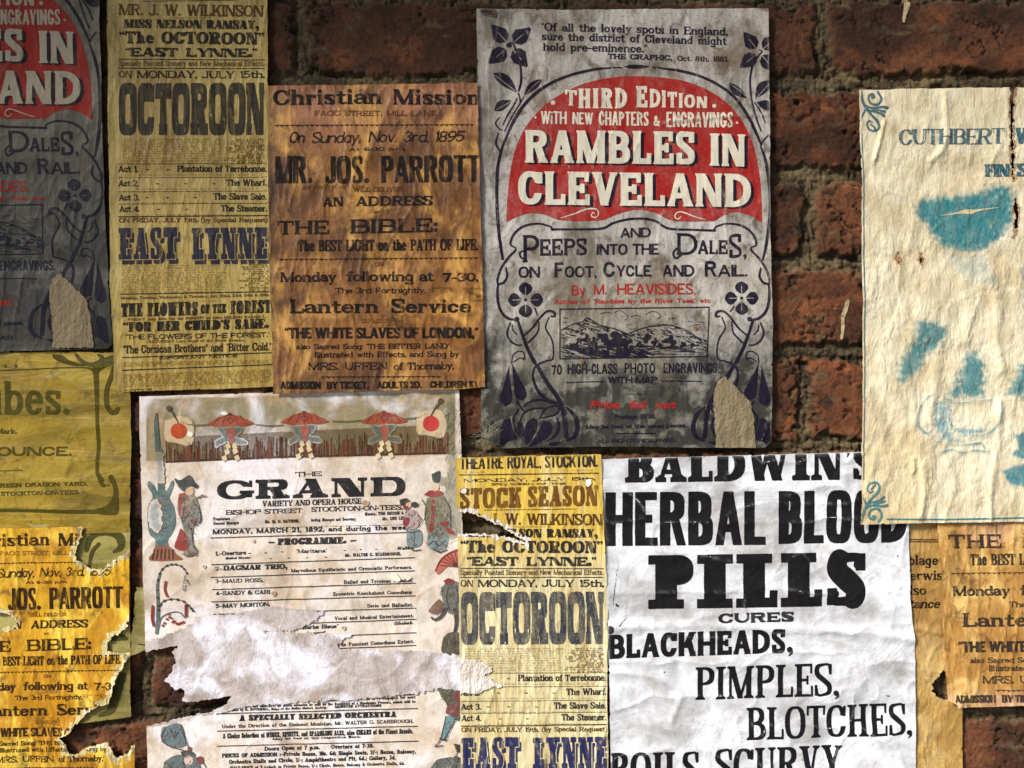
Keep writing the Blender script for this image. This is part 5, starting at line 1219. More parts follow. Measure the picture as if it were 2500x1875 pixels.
# left: tall teal vase stand and a lute player
vase = sh('vase', [('spoly', [(380, 1100), (396, 1100), (398, 1180), (404, 1200), (418, 1174), (424, 1180), (416, 1206), (412, 1216), (424, 1240), (428, 1270), (422, 1296), (408, 1320), (410, 1338), (380, 1338), (378, 1318), (362, 1300), (360, 1240), (372, 1212), (360, 1188), (362, 1174), (374, 1184), (384, 1196)]), ('path', [(385, 1100), (382, 1060), (380, 1028), (382, 1010)], [14, 12, 10, 5])], (.035, .10, .11), 1., .95, lvl=2)
sh('vase_pattern', [('path', [(376+6*math.sin(k*1.7), 1215+k*7), (388+8*math.cos(k*2.1), 1219+k*7), (405+8*math.sin(k*1.3), 1216+k*7)], [2, 4, 2]) for k in range(13)]+[('path', [(379, 1010), (384, 1030), (386, 1075), (388, 1180)], [4, 3, 3, 4]), ('path', [(396, 1110), (398, 1190)], 2.5)], (.02, .035, .035), .6, .75, lvl=3, parent=vase)
sh('vase_pattern', [('spoly', [(366, 1240), (384, 1226), (388, 1290), (370, 1285)]), ('spoly', [(384, 1110), (394, 1112), (395, 1170), (387, 1170)])], (.05, .20, .27), 1.2, .6, lvl=4, soft=12, parent=vase)
sh('vase_foot', [('spoly', [(378, 1334), (412, 1334), (428, 1352), (442, 1366), (366, 1368), (374, 1348)])], (.24, .09, .055), .4, lvl=3)
sh('vase_foot', [('path', [(384+k*9-8, 1342), (378+k*10-6, 1365)], 3) for k in range(6)], (.045, .03, .02), .4, lvl=4)
def doll(prims):
    rq = random.Random(int(prims[0][2][0][1][0][0])); sc = []
    for nm, col, pr, wr in prims:
        if nm in ('robe', 'tub', 'basket'):
            for q in pr:
                if q[0] != 'spoly': continue
                P_ = np.array(q[1]); a, b = P_.min(0), P_.max(0)
                for _ in range(int((b[0]-a[0])*(b[1]-a[1])/95)):
                    x, y = rq.uniform(a[0], b[0]), rq.uniform(a[1], b[1])
                    if poly_sdf(np.array([x]), np.array([y]), q[1])[0] > 1: sc.append(('path', [(x, y), (x+rq.uniform(-5, 5), y+rq.uniform(1, 6)), (x+rq.uniform(-7, 7), y+rq.uniform(4, 11))], rq.uniform(1, 2)))
    if sc: sh('pen_hatching', sc, (.02, .022, .022), .5, .8, lvl=5, cell=1.2)
    for nm, col, pr, wr in prims: sh(nm, pr, tuple(c*(1 if nm == 'face' else .62) for c in col), wr, .95, lvl=3 if nm.endswith('robe') else 4, cell=1.2, jag=.8)
doll([('robe', (.30, .29, .26), [('spoly', [(447, 1210), (472, 1206), (490, 1250), (490, 1275), (472, 1285), (470, 1330), (480, 1352), (450, 1356), (448, 1300), (440, 1260)])], .4), ('robe', (.38, .07, .04), [('spoly', [(436, 1206), (456, 1204), (462, 1230), (460, 1262), (440, 1264), (433, 1240)])], .35),
      ('sash', (.36, .035, .03), [('spoly', [(440, 1290), (456, 1310), (460, 1338), (444, 1344), (426, 1336), (432, 1312)]), ('circ', 473, 1273, 7, 6)], .3), ('hat', (.035, .055, .055), [('spoly', [(424, 1166), (440, 1172), (462, 1160), (474, 1176), (484, 1186), (478, 1192), (462, 1186), (452, 1200), (440, 1194), (430, 1180)])], .35),
      ('face', (.52, .36, .24), [('spoly', [(456, 1190), (470, 1190), (472, 1204), (460, 1210), (452, 1202)])], .2), ('lute', (.42, .36, .24), [('spoly', [(444, 1232), (462, 1212), (472, 1214), (468, 1226), (450, 1238)]), ('path', [(470, 1218), (488, 1212), (504, 1211)], [4, 3, 2])], .3),
      ('outline', (.02, .02, .025), [('path', [(470, 1228), (484, 1238), (490, 1262), (484, 1282), (470, 1278)], 1.8), ('path', [(466, 1290), (472, 1330), (482, 1348), (460, 1358), (446, 1352)], 2.2), ('path', [(486, 1216), (494, 1208), (498, 1214), (503, 1209)], 2), ('path', [(438, 1215), (452, 1222), (446, 1260)], 2), ('path', [(448, 1300), (455, 1340)], 2)], .4)])
# left: beaded boughs
def beads(pts, n, r): q = catmull(pts, 8); return [('circ', *q[int(k*(len(q)-1)/(n-1))], r, r) for k in range(n)]
b1 = [(386, 1480), (384, 1440), (388, 1404), (402, 1384), (424, 1378), (444, 1384), (456, 1400)]; b2 = [(386, 1490), (396, 1470), (420, 1463), (446, 1468), (462, 1482), (470, 1492)]; b3 = [(386, 1535), (392, 1510), (414, 1497), (436, 1496), (450, 1510)]
bgh = sh('bough', [('path', [(382, 1545), (385, 1480), (384, 1430), (390, 1400)], [9, 8, 7, 5]), ('path', b1, 3), ('path', b2, 3), ('path', b3, 3)], (.09, .12, .12), .4, lvl=2)
sh('bead', beads(b1, 12, 3)+beads(b2, 9, 3.4), (.03, .03, .03), .3, lvl=3, parent=bgh)
sh('bead', [('path', [(404, 1420), (402, 1440), (408, 1456)], 5), ('path', [(453, 1478), (452, 1505)], 6), ('path', [(372, 1480), (370, 1510), (374, 1528)], 6)]+beads([(396, 1528), (412, 1508), (430, 1524), (446, 1520)], 10, 3.2)+beads([(410, 1500), (420, 1520)], 4, 3.2), (.22, .02, .016), .3, lvl=4, parent=bgh)
sh('tassel', [('path', [(452, 1402), (446, 1436), (452, 1441), (455, 1415), (462, 1428)], 1.6)], (.03, .035, .03), .3, lvl=3)
# right: court figures
sh('pine_branch', [('spoly', [(1088, 985), (1112, 976), (1116, 1100), (1122, 1180), (1104, 1200), (1070, 1180), (1076, 1160), (1092, 1150)]), ('spoly', [(1050, 1220), (1100, 1190), (1124, 1200), (1128, 1300), (1086, 1320), (1052, 1290)])], (.14, .14, .085), .7, .7, lvl=2, soft=12)
rr = random.Random(3)
sh('pine_branch', [('cpath', [(x, y), (x+rr.uniform(-14, 14), y+rr.uniform(6, 26))], rr.uniform(1.2, 2.6)) for x, y in [(rr.uniform(1086, 1118), rr.uniform(985, 1300)) for _ in range(60)]], (.04, .045, .035), .5, .7, lvl=3)
doll([('robe', (.22, .21, .13), [('spoly', [(1042, 1216), (1084, 1210), (1096, 1260), (1090, 1310), (1050, 1312), (1036, 1260)])], .6), ('hat', (.03, .05, .05), [('spoly', [(1053, 1158), (1074, 1150), (1072, 1176), (1058, 1178)])], .3), ('face', (.55, .42, .32), [('circ', 1062, 1188, 10, 12)], .2),
      ('fan', (.36, .03, .03), [('spoly', [(1034, 1208), (1050, 1198), (1072, 1198), (1082, 1206), (1060, 1214)])], .25), ('sash', (.36, .025, .025), [('path', [(1057, 1224), (1056, 1262), (1052, 1296)], [8, 8, 8])], .25),
      ('robe', (.58, .42, .42), [('spoly', [(988, 1254), (1010, 1244), (1024, 1262), (1018, 1288), (996, 1292), (984, 1276)])], .3), ('sash', (.34, .02, .04), [('spoly', [(984, 1262), (1000, 1266), (994, 1284), (984, 1282)]), ('circ', 992, 1238, 8, 7)], .3), ('robe', (.22, .32, .35), [('spoly', [(992, 1296), (1026, 1294), (1028, 1330), (996, 1334)]), ('spoly', [(1044, 1306), (1066, 1286), (1092, 1300), (1090, 1334), (1060, 1344), (1044, 1330)])], .35),
      ('hair', (.02, .02, .022), [('spoly', [(975, 1220), (992, 1216), (1000, 1224), (992, 1234), (978, 1232)]), ('circ', 1012, 1232, 9, 7)], .4), ('face', (.55, .38, .28), [('circ', 996, 1232, 8, 9)], .2), ('sash', (.34, .03, .035), [('spoly', [(1074, 1276), (1094, 1274), (1092, 1284), (1078, 1284)]), ('spoly', [(1086, 1286), (1104, 1294), (1108, 1306), (1090, 1298)])], .3),
      ('outline', (.025, .03, .035), [('path', [(990, 1292), (1000, 1300), (1024, 1296)], 2), ('path', [(996, 1334), (1010, 1344), (1026, 1342)], 3), ('path', [(1010, 1332), (1012, 1300)], 2), ('path', [(1046, 1330), (1060, 1322), (1072, 1332), (1086, 1320)], 2.5), ('path', [(1060, 1300), (1070, 1310), (1082, 1302)], 2), ('path', [(1030, 1220), (1040, 1240), (1036, 1270)], 2), ('path', [(1084, 1216), (1098, 1240), (1100, 1290)], 2.4), ('path', [(1020, 1258), (1030, 1270), (1020, 1288)], 2), ('path', [(1058, 1340), (1072, 1348), (1090, 1342)], 3)], .4)])
fan = sh('fan', [('spoly', [(1062, 1392), (1074, 1366), (1094, 1350), (1122, 1340), (1126, 1376), (1096, 1380), (1070, 1402)])], (.38, .06, .04), .35, .9, lvl=3)
sh('parasol_rib', [('path', [(1118, 1384), (1118-44*math.cos(a), 1384-40*math.sin(a))], 2) for a in (.1, .35, .6, .85, 1.1, 1.4)]+[('path', [(1062, 1394), (1076, 1368), (1096, 1352), (1122, 1342)], 2.4)], (.09, .015, .012), .35, lvl=4, parent=fan)
doll([('robe', (.15, .17, .165), [('spoly', [(1076, 1436), (1096, 1420), (1126, 1428), (1130, 1490), (1096, 1496), (1082, 1470)])], .5), ('hair', (.25, .02, .02), [('spoly', [(1082, 1418), (1096, 1412), (1110, 1420), (1096, 1432)])], .3), ('basket', (.22, .10, .055), [('spoly', [(1072, 1462), (1082, 1476), (1070, 1498), (1046, 1494), (1054, 1480)])], .4),
      ('leg', (.03, .03, .028), [('path', [(1088, 1486), (1076, 1506), (1062, 1514)], [10, 8, 6]), ('path', [(1112, 1490), (1114, 1520), (1110, 1542)], [10, 9, 7])], .3), ('tub', (.09, .075, .05), [('spoly', [(1082, 1556), (1098, 1544), (1120, 1544), (1128, 1556), (1128, 1594), (1080, 1594)])], .4),
      ('outline', (.015, .015, .015), [('path', [(1096, 1430), (1090, 1460), (1098, 1490)], 2.5), ('path', [(1114, 1430), (1118, 1460), (1112, 1488)], 2.5), ('path', [(1080, 1566), (1104, 1572), (1128, 1566)], 2.5), ('path', [(1094, 1548), (1090, 1590)], 2), ('path', [(1110, 1546), (1112, 1592)], 2), ('path', [(1060, 1512), (1052, 1506), (1056, 1514)], 2)], .3)])
doll([('robe', (.06, .07, .035), [('spoly', [(1070, 1682), (1100, 1680), (1126, 1684), (1128, 1756), (1100, 1752), (1090, 1720), (1076, 1700)])], .4), ('sash', (.24, .03, .035), [('spoly', [(1104, 1682), (1130, 1682), (1132, 1720), (1110, 1708)]), ('spoly', [(1092, 1724), (1126, 1716), (1128, 1748), (1090, 1744)])], .4), ('robe', (.15, .33, .40), [('spoly', [(1088, 1750), (1112, 1750), (1092, 1790), (1082, 1806), (1074, 1806), (1082, 1776)])], .4),
      ('outline', (.015, .018, .025), [('path', [(1088, 1750), (1082, 1778), (1074, 1808), (1062, 1822), (1080, 1820)], 2.2), ('path', [(1114, 1752), (1098, 1784), (1086, 1808)], 2.2), ('path', [(1074, 1804), (1088, 1808)], 3.5)], .3),
      ('robe', (.09, .12, .11), [('spoly', [(1050, 1876), (1066, 1856), (1090, 1850), (1120, 1848), (1136, 1880), (1136, 1930), (1040, 1930)])], .5), ('face', (.58, .48, .36), [('circ', 1103, 1834, 13, 15)], .2), ('hair', (.02, .02, .02), [('spoly', [(1108, 1816), (1124, 1820), (1126, 1834), (1114, 1836)])], .2),
      ('outline', (.015, .018, .02), [('path', [(1090, 1852), (1104, 1872), (1108, 1900)], 2.5), ('path', [(1120, 1850), (1112, 1880)], 2.5), ('path', [(1066, 1862), (1074, 1900)], 2.5), ('path', [(1052, 1880), (1040, 1910)], 2.5), ('path', [(1098, 1836), (1106, 1836)], 1.6), ('path', [(1100, 1844), (1108, 1843)], 1.6)], .3)])
doll([('robe', (.12, .21, .25), [('spoly', [(396, 1776), (440, 1768), (452, 1812), (444, 1824), (410, 1822), (392, 1800)])], .45), ('outline', (.02, .022, .025), [('path', [(404, 1776), (394, 1800), (408, 1820), (446, 1832), (460, 1836)], 2.6), ('path', [(440, 1770), (452, 1806), (460, 1830)], 2.2), ('path', [(416, 1780), (424, 1800), (436, 1786)], 2)], .3),
      ('robe', (.10, .17, .18), [('spoly', [(400, 1860), (430, 1844), (474, 1846), (490, 1880), (486, 1930), (394, 1930)])], .5), ('hair', (.02, .02, .02), [('spoly', [(440, 1836), (462, 1832), (476, 1844), (450, 1850)])], .3), ('face', (.58, .45, .36), [('circ', 460, 1856, 11, 12)], .2), ('sash', (.28, .03, .04), [('circ', 488, 1856, 8, 10), ('circ', 462, 1828, 5, 5)], .3), ('robe', (.14, .30, .40), [('spoly', [(462, 1868), (482, 1858), (488, 1890), (468, 1900)])], .4),
      ('outline', (.015, .018, .02), [('path', [(404, 1862), (424, 1880), (420, 1910)], 2.6), ('path', [(448, 1862), (452, 1890), (440, 1920)], 2.6), ('path', [(480, 1850), (500, 1870), (506, 1900)], 2.2)], .3)])
# programme text
T('THE', 720, 1164, 785, 1162, 11, 'slab', DK); T('GRAND', 530, 1220, 989, 1210, 46, 'grand', DK, 'title', wear=.2)
T('VARIETY AND OPERA HOUSE,', 640, 1237, 885, 1230, 13.5, 'clar', DK, ov=dict(S=.2)); T('BISHOP STREET', 551, 1257, 738, 1252, 11, 'slab', DK); T('STOCKTON-ON-TEES,', 760, 1250, 983, 1244, 11.5, 'slab', DK)
for t, x0, y0, x1, y1 in (('Proprietors', 520, 1271, 561, 1270), ('Messrs. TOM IMESON & CO.', 890, 1259, 1003, 1256), ('General Manager', 520, 1282, 582, 1280), ('Mr. M. D. DAVISON.', 646, 1278, 730, 1276), ('Acting Manager and Secretary', 758, 1274, 868, 1271), ('Mr. GUS LEVITE', 933, 1271, 1003, 1268)): T(t, x0, y0, x1, y1, 8, 'romanb', DK, wear=.45)
T('MONDAY, MARCH 21, 1892, and during the week.', 518, 1305, 1008, 1293, 11.5, 'wide', DK, ov=dict(S=.26)); T('PROGRAMME.', 677, 1331, 845, 1327, 15.5, 'bald', DK, 'heading'); sh('dash', [('cpath', [(656, 1325), (668, 1325)], 4)], DK); sh('dash', [('cpath', [(856, 1321), (868, 1320)], 4)], DK)
T('1.\u2014Overture', 525, 1357, 600, 1354, 10, 'slab', DK); T('\u201cMaritana\u201d', 722, 1351, 798, 1349, 9.5, 'romanb', DK); T('Wallace', 968, 1343, 1011, 1341, 8, 'ital', DK); T('Musical Director', 550, 1366, 611, 1364, 6, 'romanb', DK); T('Mr. WALTER G. SCARBROUGH.', 842, 1360, 979, 1356, 8, 'romanb', DK)
[sh('dash', [('cpath', [(x, y), (x+6, y)], 2)], DK) for x, y in ((606, 1351), (645, 1350), (685, 1348), (838, 1344), (877, 1342), (915, 1341), (657, 1364), (702, 1363), (746, 1362), (792, 1361))]
T('2\u2014', 525, 1393, 543, 1393, 9, 'slab', DK); T('DAGMAR TRIO,', 545, 1393, 700, 1389, 12, 'egyp', DK); T('Marvellous Equilibristic and Gymnastic Performers.', 710, 1398, 1006, 1389, 8.5, 'romanb', DK)
T('3\u2014MAUD ROSS,', 525, 1424, 642, 1421, 9.5, 'slab', DK); T('Ballad and Tyrolean Vocalist.', 839, 1426, 1007, 1421, 9, 'romanb', DK); T('4\u2014SANDY & CARL,', 526, 1454, 667, 1450, 10, 'slab', DK); T('Eccentric Knockabout Comedians', 813, 1455, 1005, 1450, 9, 'romanb', DK)
T('5\u2014MAY MORTON,', 526, 1485, 658, 1480, 10, 'slab', DK); T('Serio and Balladist.', 896, 1484, 1008, 1481, 9, 'romanb', DK); T('Vocal and Musical Entertainment.', 816, 1515, 1009, 1508, 9, 'romanb', DK)
T('\u201cBarbe Bleue\u201d', 735, 1537, 825, 1534, 10, 'romanb', DK); T('Offenbach.', 961, 1528, 1007, 1525, 9, 'ital', DK); T('(by request)', 749, 1549, 794, 1547, 6, 'romanb', DK); T('The Funniest Comedians Extant.', 824, 1579, 1010, 1571, 9, 'romanb', DK)
G.rules([(512, 1292, 1006, 1281, 1.2), (514, 1314, 1011, 1300, 2.6), (516, 1379, 1012, 1362, 2.6), (515, 1410, 1012, 1394, 2.6), (518, 1440, 1014, 1424, 2.6), (516, 1470, 1014, 1455, 2.6), (520, 1501, 1015, 1485, 2.6), (762, 1522, 1015, 1513, 2.6), (842, 1552, 1015, 1546, 2.6), (820, 1584, 1015, 1577, 2.6),
         (800, 1704, 1020, 1697, 2.6), (528, 1744, 1020, 1731, 2.6), (530, 1786, 1019, 1774, 2.6), (530, 1823, 1021, 1810, 2.6)], DK, each=False)
T('MANAGER DAVISON, (who is re-engaged for next', 771, 1715, 1014, 1706, 7.5, 'romanb', DK); T('season) takes his BENEFIT, on which occasion he will be the Recipient of a Handsome Present, which will be', 560, 1730, 1014, 1717, 7, 'romanb', DK); T('presented by R. ROTHWELL, Esq., of the Boiler Makers Society.', 545, 1738, 798, 1731, 6, 'romanb', DK); T('MONSTER ATTRACTIONS', 817, 1730, 930, 1727, 6.5, 'slab', DK)
T('A SPECIALLY SELECTED ORCHESTRA', 583, 1761, 967, 1752, 13.5, 'bald', DK, 'heading'); T('Under the Direction of the Eminent Musician, Mr. WALTER G. SCARBROUGH.', 541, 1779, 1009, 1766, 9, 'romanb', DK)
T('A Choice Selection of WINES, SPIRITS, and SPARKLING ALES, also CIGARS of the Finest Brands,', 543, 1804, 1008, 1791, 12, 'romanc', DK, ov=dict(S=.2)); T('May be had at the respective Bars.', 665, 1808, 880, 1802, 6, 'wide', DK)
T('Doors Open at 7 p.m.', 645, 1834, 780, 1830, 10, 'romanb', DK); T('Overture at 7-30.', 808, 1829, 912, 1826, 10, 'romanb', DK); T('PRICES OF ADMISSION :\u2014Private Boxes, 10s. 6d; Single Seats, 2/-; Boxes, Balcony,', 541, 1851, 1015, 1840, 10, 'romanb', DK)
T('Orchestra Stalls and Circle, 1/-; Amphitheatre and Pit, 6d.; Gallery, 3d.', 558, 1866, 966, 1855, 10, 'romanb', DK); T("HALF-PRICE at 9 o'clock to Private Boxes, 1/-; Circle, Boxes, Balcony & Orchestra Stalls, 6d.", 561, 1880, 988, 1868, 8, 'romanb', DK)
# the white layer where the print was ripped off
def white_zone(S, name, poly, seed, lvl=6):
    P_ = np.array(poly, float); gx, gy = P_.min(0)-12; bx, by = P_.max(0)+12
    X, Y = np.meshgrid(np.arange(gx, bx, 1.6), np.arange(gy, by, 1.6))
    F = poly_sdf(X, Y, poly)+4.5*fbm(X/16, Y/11, seed, 5, .68)+2.*perlin(X/70, Y/30, seed+3)
    q = S.samp(S.F, X, Y)-.5
    S.build(name, np.minimum(F, q), gx, gy, 1.6, 2, .16*lvl, S.mat('torn'))
white_zone(S11, 'ripped_patch', [(352, 1584), (353, 1566), (400, 1552), (440, 1536), (470, 1522), (530, 1504), (600, 1496), (663, 1483), (752, 1489), (790, 1492), (775, 1508), (761, 1521), (735, 1533), (690, 1541), (640, 1542), (700, 1543), (780, 1546), (863, 1547), (850, 1556), (824, 1571), (826, 1584), (900, 1588), (1024, 1590), (1075, 1594), (1146, 1602), (1148, 1684), (1060, 1682), (1015, 1694), (930, 1702), (800, 1712), (700, 1718), (600, 1724), (540, 1740), (400, 1700), (352, 1600)], 71)
white_zone(S2, 'ripped_patch', [(1110, 1602), (1150, 1606), (1178, 1614), (1196, 1626), (1204, 1637), (1184, 1645), (1208, 1662), (1224, 1671), (1195, 1678), (1170, 1689), (1112, 1694)], 73)

# ---------------------------------------------------------------- herb pill poster
PP = dict(rub=.3, A=(.61, .635, .71), B=(.55, .555, .58), M=(.36, .32, .29), damt=.45, C=(.22, .195, .17), L=(.82, .86, .95), D=(.2, .17, .13), mscale=17, mamt=.6, mr=(.42, .68), lamt=.6, seed=61, fine=.3, hstretch=(.8, 1, 1.2), bscale2=26, bstretch2=(.8, 1, 1.2), b1=.2, b2=1.2, bump=.4, bdist=.004, rough=.3, spec=.6)
S12 = Sheet('remedy_poster', 'big glossy white poster with heavy black lettering for herbal pills, bottom centre right', 'poster',
            [(1468, 1121), (1800, 1112), (2101, 1104), (2214, 1101), (2219, 1276), (2223, 1463), (2233, 1559), (2235, 1703), (2238, 1980), (1494, 2000), (1488, 1700), (1484, 1545), (1482, 1500), (1477, 1300)],
            3.9, PP, dict(n=[(1.1, 210, 130, 111)], r=[(1.2, 240, 85, 112, 5), (.3, 90, 70, 113, 5)], k=.7), grime=lambda X, Y: .25*sstep(.3, .9, fbm(X/80, Y/80, 66, 3)), ridges=[([(1480, 1530), (1700, 1528), (1950, 1535), (2120, 1545), (2233, 1562)], 1.8, 12), ([(1490, 1640), (1580, 1650), (1660, 1690), (1640, 1760)], 1.2, 9)])
T = S12.text; IK = (.008, .0075, .0095)
T("BALDWIN'S", 1526, 1178, 2142, 1170, 80, 'bald', IK, 'heading', wear=.04, ov=dict(S=.33, V=.12, H=.14, ls=.05, dk=.85)); T('HERBAL', 1478, 1333, 1869, 1330, 131, 'herbal', IK, 'heading', wear=.04); T('BLOOD', 1901, 1328, 2213, 1324, 129, 'herbal', IK, 'heading', wear=.04)
T('PILLS', 1583, 1487, 2116, 1479, 131, 'pills', IK, 'title', wear=.04); T('CURES', 1754, 1521, 1938, 1517, 23, 'wide', IK, ov=dict(S=.36, H=.18, sl=.06))
T('BLACKHEADS,', 1486, 1608, 1934, 1592, 58, 'ramb', IK, 'heading', wear=.04, ov=dict(S=.22, H=.17, sl=.015)); T('PIMPLES,', 1698, 1709, 2047, 1698, 80, 'clar', IK, 'heading', wear=.04, ov=dict(S=.15)); T('BLOTCHES,', 1823, 1807, 2226, 1794, 78, 'clar', IK, 'heading', wear=.04, ov=dict(S=.15))
T('BOILS,', 1489, 1918, 1724, 1914, 80, 'clar', IK, 'heading', wear=.04, ov=dict(S=.17)); T('SCURVY', 1746, 1909, 2056, 1900, 80, 'clar', IK, 'heading', wear=.04, ov=dict(S=.16))
S12.shape('pen_scratch', [('path', [(1508, 1382), (1503, 1420), (1498, 1460), (1497, 1486)], [1.2, 1.6, 1.6, 1.])], (.05, .04, .035), 0, .8); [S12.shape('ink_spot', [q], (.03, .02, .02), .1) for q in [('spoly', [(1502, 1472), (1508, 1476), (1512, 1482), (1504, 1480)]), ('spoly', [(1484, 1526), (1496, 1530), (1498, 1542), (1488, 1548), (1482, 1540)]), ('path', [(1512, 1528), (1520, 1518), (1530, 1508)], [3, 1.5, 1]), ('circ', 1622, 1641, 2, 2), ('circ', 2192, 1358, 1.5, 3), ('circ', 2168, 1699, 5, 1.5)]]

# ---------------------------------------------------------------- tan notice behind the pill poster
TP = dict(A=(.40, .235, .07), B=(.47, .30, .09), C=(.2, .1, .02), L=(.58, .42, .19), mscale=20, mamt=.6, lamt=.55, seed=71, bscale2=40, b2=1.5, bump=.6, bdist=.004, torn=dict(A=(.5, .36, .16), B=(.5, .36, .16), C=(.3, .2, .06), L=(.62, .5, .3)))
S13 = Sheet('tan_notice', 'tan notice in black type, in the gap between white pill poster and golden brown handbill', 'notice',
            [(1960, 1150), (2366, 1150), (2358, 1400), (2354, 1727), (2350, 1960), (1960, 1960)], 2.4, TP, dict(n=[(.6, 80, 90, 121)], r=[(1., 70, 80, 122, 7)]), holes=[[(2304, 1640), (2320, 1640), (2322, 1712), (2308, 1710), (2290, 1702), (2280, 1690), (2278, 1672), (2288, 1660), (2298, 1652)]], lip=2.5, tone=lambda X, Y: sstep(1540, 1640, Y), ridges=[([(2220, 1535), (2260, 1540), (2300, 1550)], 1.4, 6)])
T = S13.text
T('assemblage', 2136, 1381, 2292, 1380, 24, 'roman', BLACK, 'text_line', ov=dict(S=.18)); T('otherwise', 2172, 1417, 2322, 1417, 23, 'roman', BLACK, 'text_line', ov=dict(S=.18)); T('also', 2207, 1453, 2263, 1453, 23, 'roman', BLACK, 'text_line', ov=dict(S=.18)); T('importance (and', 2140, 1487, 2368, 1485, 22, 'ital', BLACK, 'text_line')
S13.rules([(2100, 1318, 2300, 1319, 2.4), (2100, 1323, 2300, 1324, 2.4)], BLACK, each=False)

# ---------------------------------------------------------------- cream china poster
CP = dict(A=(.62, .56, .41), B=(.54, .43, .23), M=(.5, .4, .22), damt=.4, C=(.42, .32, .16), L=(.80, .76, .64), mscale=30, mamt=.5, lamt=.4, seed=81, fine=.3, bscale=110, bstretch=(1.2, 1, .55), bscale2=34, bstretch2=(1.3, 1, .4), b1=.9, b2=.9, bump=.7, bdist=.003, lscale=1, rough=.5, torn=dict(A=(.34, .2, .1), B=(.34, .2, .1), C=(.2, .1, .05), L=(.5, .38, .22)))
S14 = Sheet('china_poster', 'rough cream poster with smeared blue crockery pictures, along the right edge', 'poster',
            [(2094, 222), (2300, 218), (2400, 217), (2900, 214), (2900, 1268), (2500, 1272), (2300, 1275), (2096, 1279), (2099, 1200), (2102, 1000), (2103, 880), (2102, 800), (2100, 600), (2099, 420), (2095, 350)],
            7.0, CP, dict(n=[(1.0, 110, 260, 131), (.28, 26, 40, 132)], r=[(.7, 130, 340, 133, 7)], m=(.34, 13, 19, 139), k=.8), lip=3, rough=2,
            holes=[[(2460, 205), (2472, 205), (2470, 260), (2468, 330), (2471, 385), (2474, 440), (2470, 442), (2465, 400), (2463, 340), (2462, 270)], [(2474, 488), (2480, 512), (2479, 550), (2470, 584), (2472, 540), (2470, 510)], [(2189, 618), (2193, 634), (2194, 652), (2190, 645), (2187, 630)], [(2244, 622), (2248, 634), (2246, 646), (2243, 640), (2242, 628)]],
            tone=lambda X, Y: sstep(980, 1150, Y+40*perlin(X/90, Y/90, 6))*sstep(2300, 2200, X)*.8,
            ridges=[([(2302, 230), (2304, 300), (2300, 360), (2268, 395)], 1.5, 8), ([(2155, 300), (2142, 350), (2132, 390)], 1.6, 5), ([(2345, 690), (2360, 760), (2345, 830)], 1.7, 15), ([(2410, 680), (2430, 740), (2428, 830), (2440, 900)], 1.9, 15), ([(2285, 860), (2275, 960), (2262, 1030)], 1.7, 13), ([(2246, 1140), (2250, 1200), (2244, 1258)], 1.3, 9), ([(2436, 980), (2428, 1100), (2412, 1200), (2414, 1272)], 1.4, 9), ([(2225, 1120), (2226, 1150)], 1.6, 5)])
T = S14.text; TL_ = (.02, .09, .13)
for dx in (-1.9, 1.9): T('CUTHBERT', 2192, 357, 2446, 353, 38, 'romanb', TL_, 'heading', dx=dx, wear=.5, strength=.95, lvl=1 if dx < 0 else 2, grow=-.7, ov=dict(S=.11, H=.06))
for dx in (-2, 2): T('WARE', 2474, 353, 2620, 351, 38, 'romanb', TL_, 'heading', dx=dx, wear=.6, lvl=1 if dx < 0 else 2, ov=dict(S=.14)); T('FINEST', 2402, 433, 2526, 431, 30, 'clar', TL_, 'heading', dx=dx, wear=.6, lvl=1 if dx < 0 else 2)
BLU = (.03, .17, .20)
S14.shape('blue_bowl', [('poly', catmull([(2228, 506), (2250, 488), (2300, 482), (2350, 478), (2395, 470), (2425, 452), (2450, 455), (2468, 475), (2468, 520), (2455, 560), (2430, 590), (2400, 610), (2350, 618), (2300, 606), (2272, 575), (2250, 545), (2232, 530), (2228, 506)], 5).tolist())], BLU, .7, 1., soft=26, cell=2)
S14.shape('bowl_rim', [('path', [(2288, 529), (2325, 523), (2350, 519), (2366, 519), (2385, 515), (2434, 508)], [1, 3, 10, 11, 4, 1])], (.56, .455, .275), 0, .8, lvl=2)
S14.shape('blue_smear', [('poly', [(2310, 622), (2400, 622), (2424, 700), (2380, 690), (2330, 660)])], (.2, .33, .36), .6, .5, soft=30, cell=2.4)
for q in ([(2236, 790), (2262, 784), (2306, 800), (2304, 832), (2262, 868), (2238, 905), (2214, 928), (2188, 930), (2196, 880), (2218, 846)], [(2292, 985), (2330, 930), (2355, 870), (2380, 862), (2398, 880), (2402, 930), (2392, 970), (2340, 972)], [(2452, 965), (2476, 905), (2500, 880), (2560, 870), (2560, 960), (2500, 968)], [(2492, 660), (2530, 640), (2530, 790), (2500, 760)]):
    S14.shape('blue_smear', [('spoly', q)], BLU, .9, .95, soft=30, cell=2)
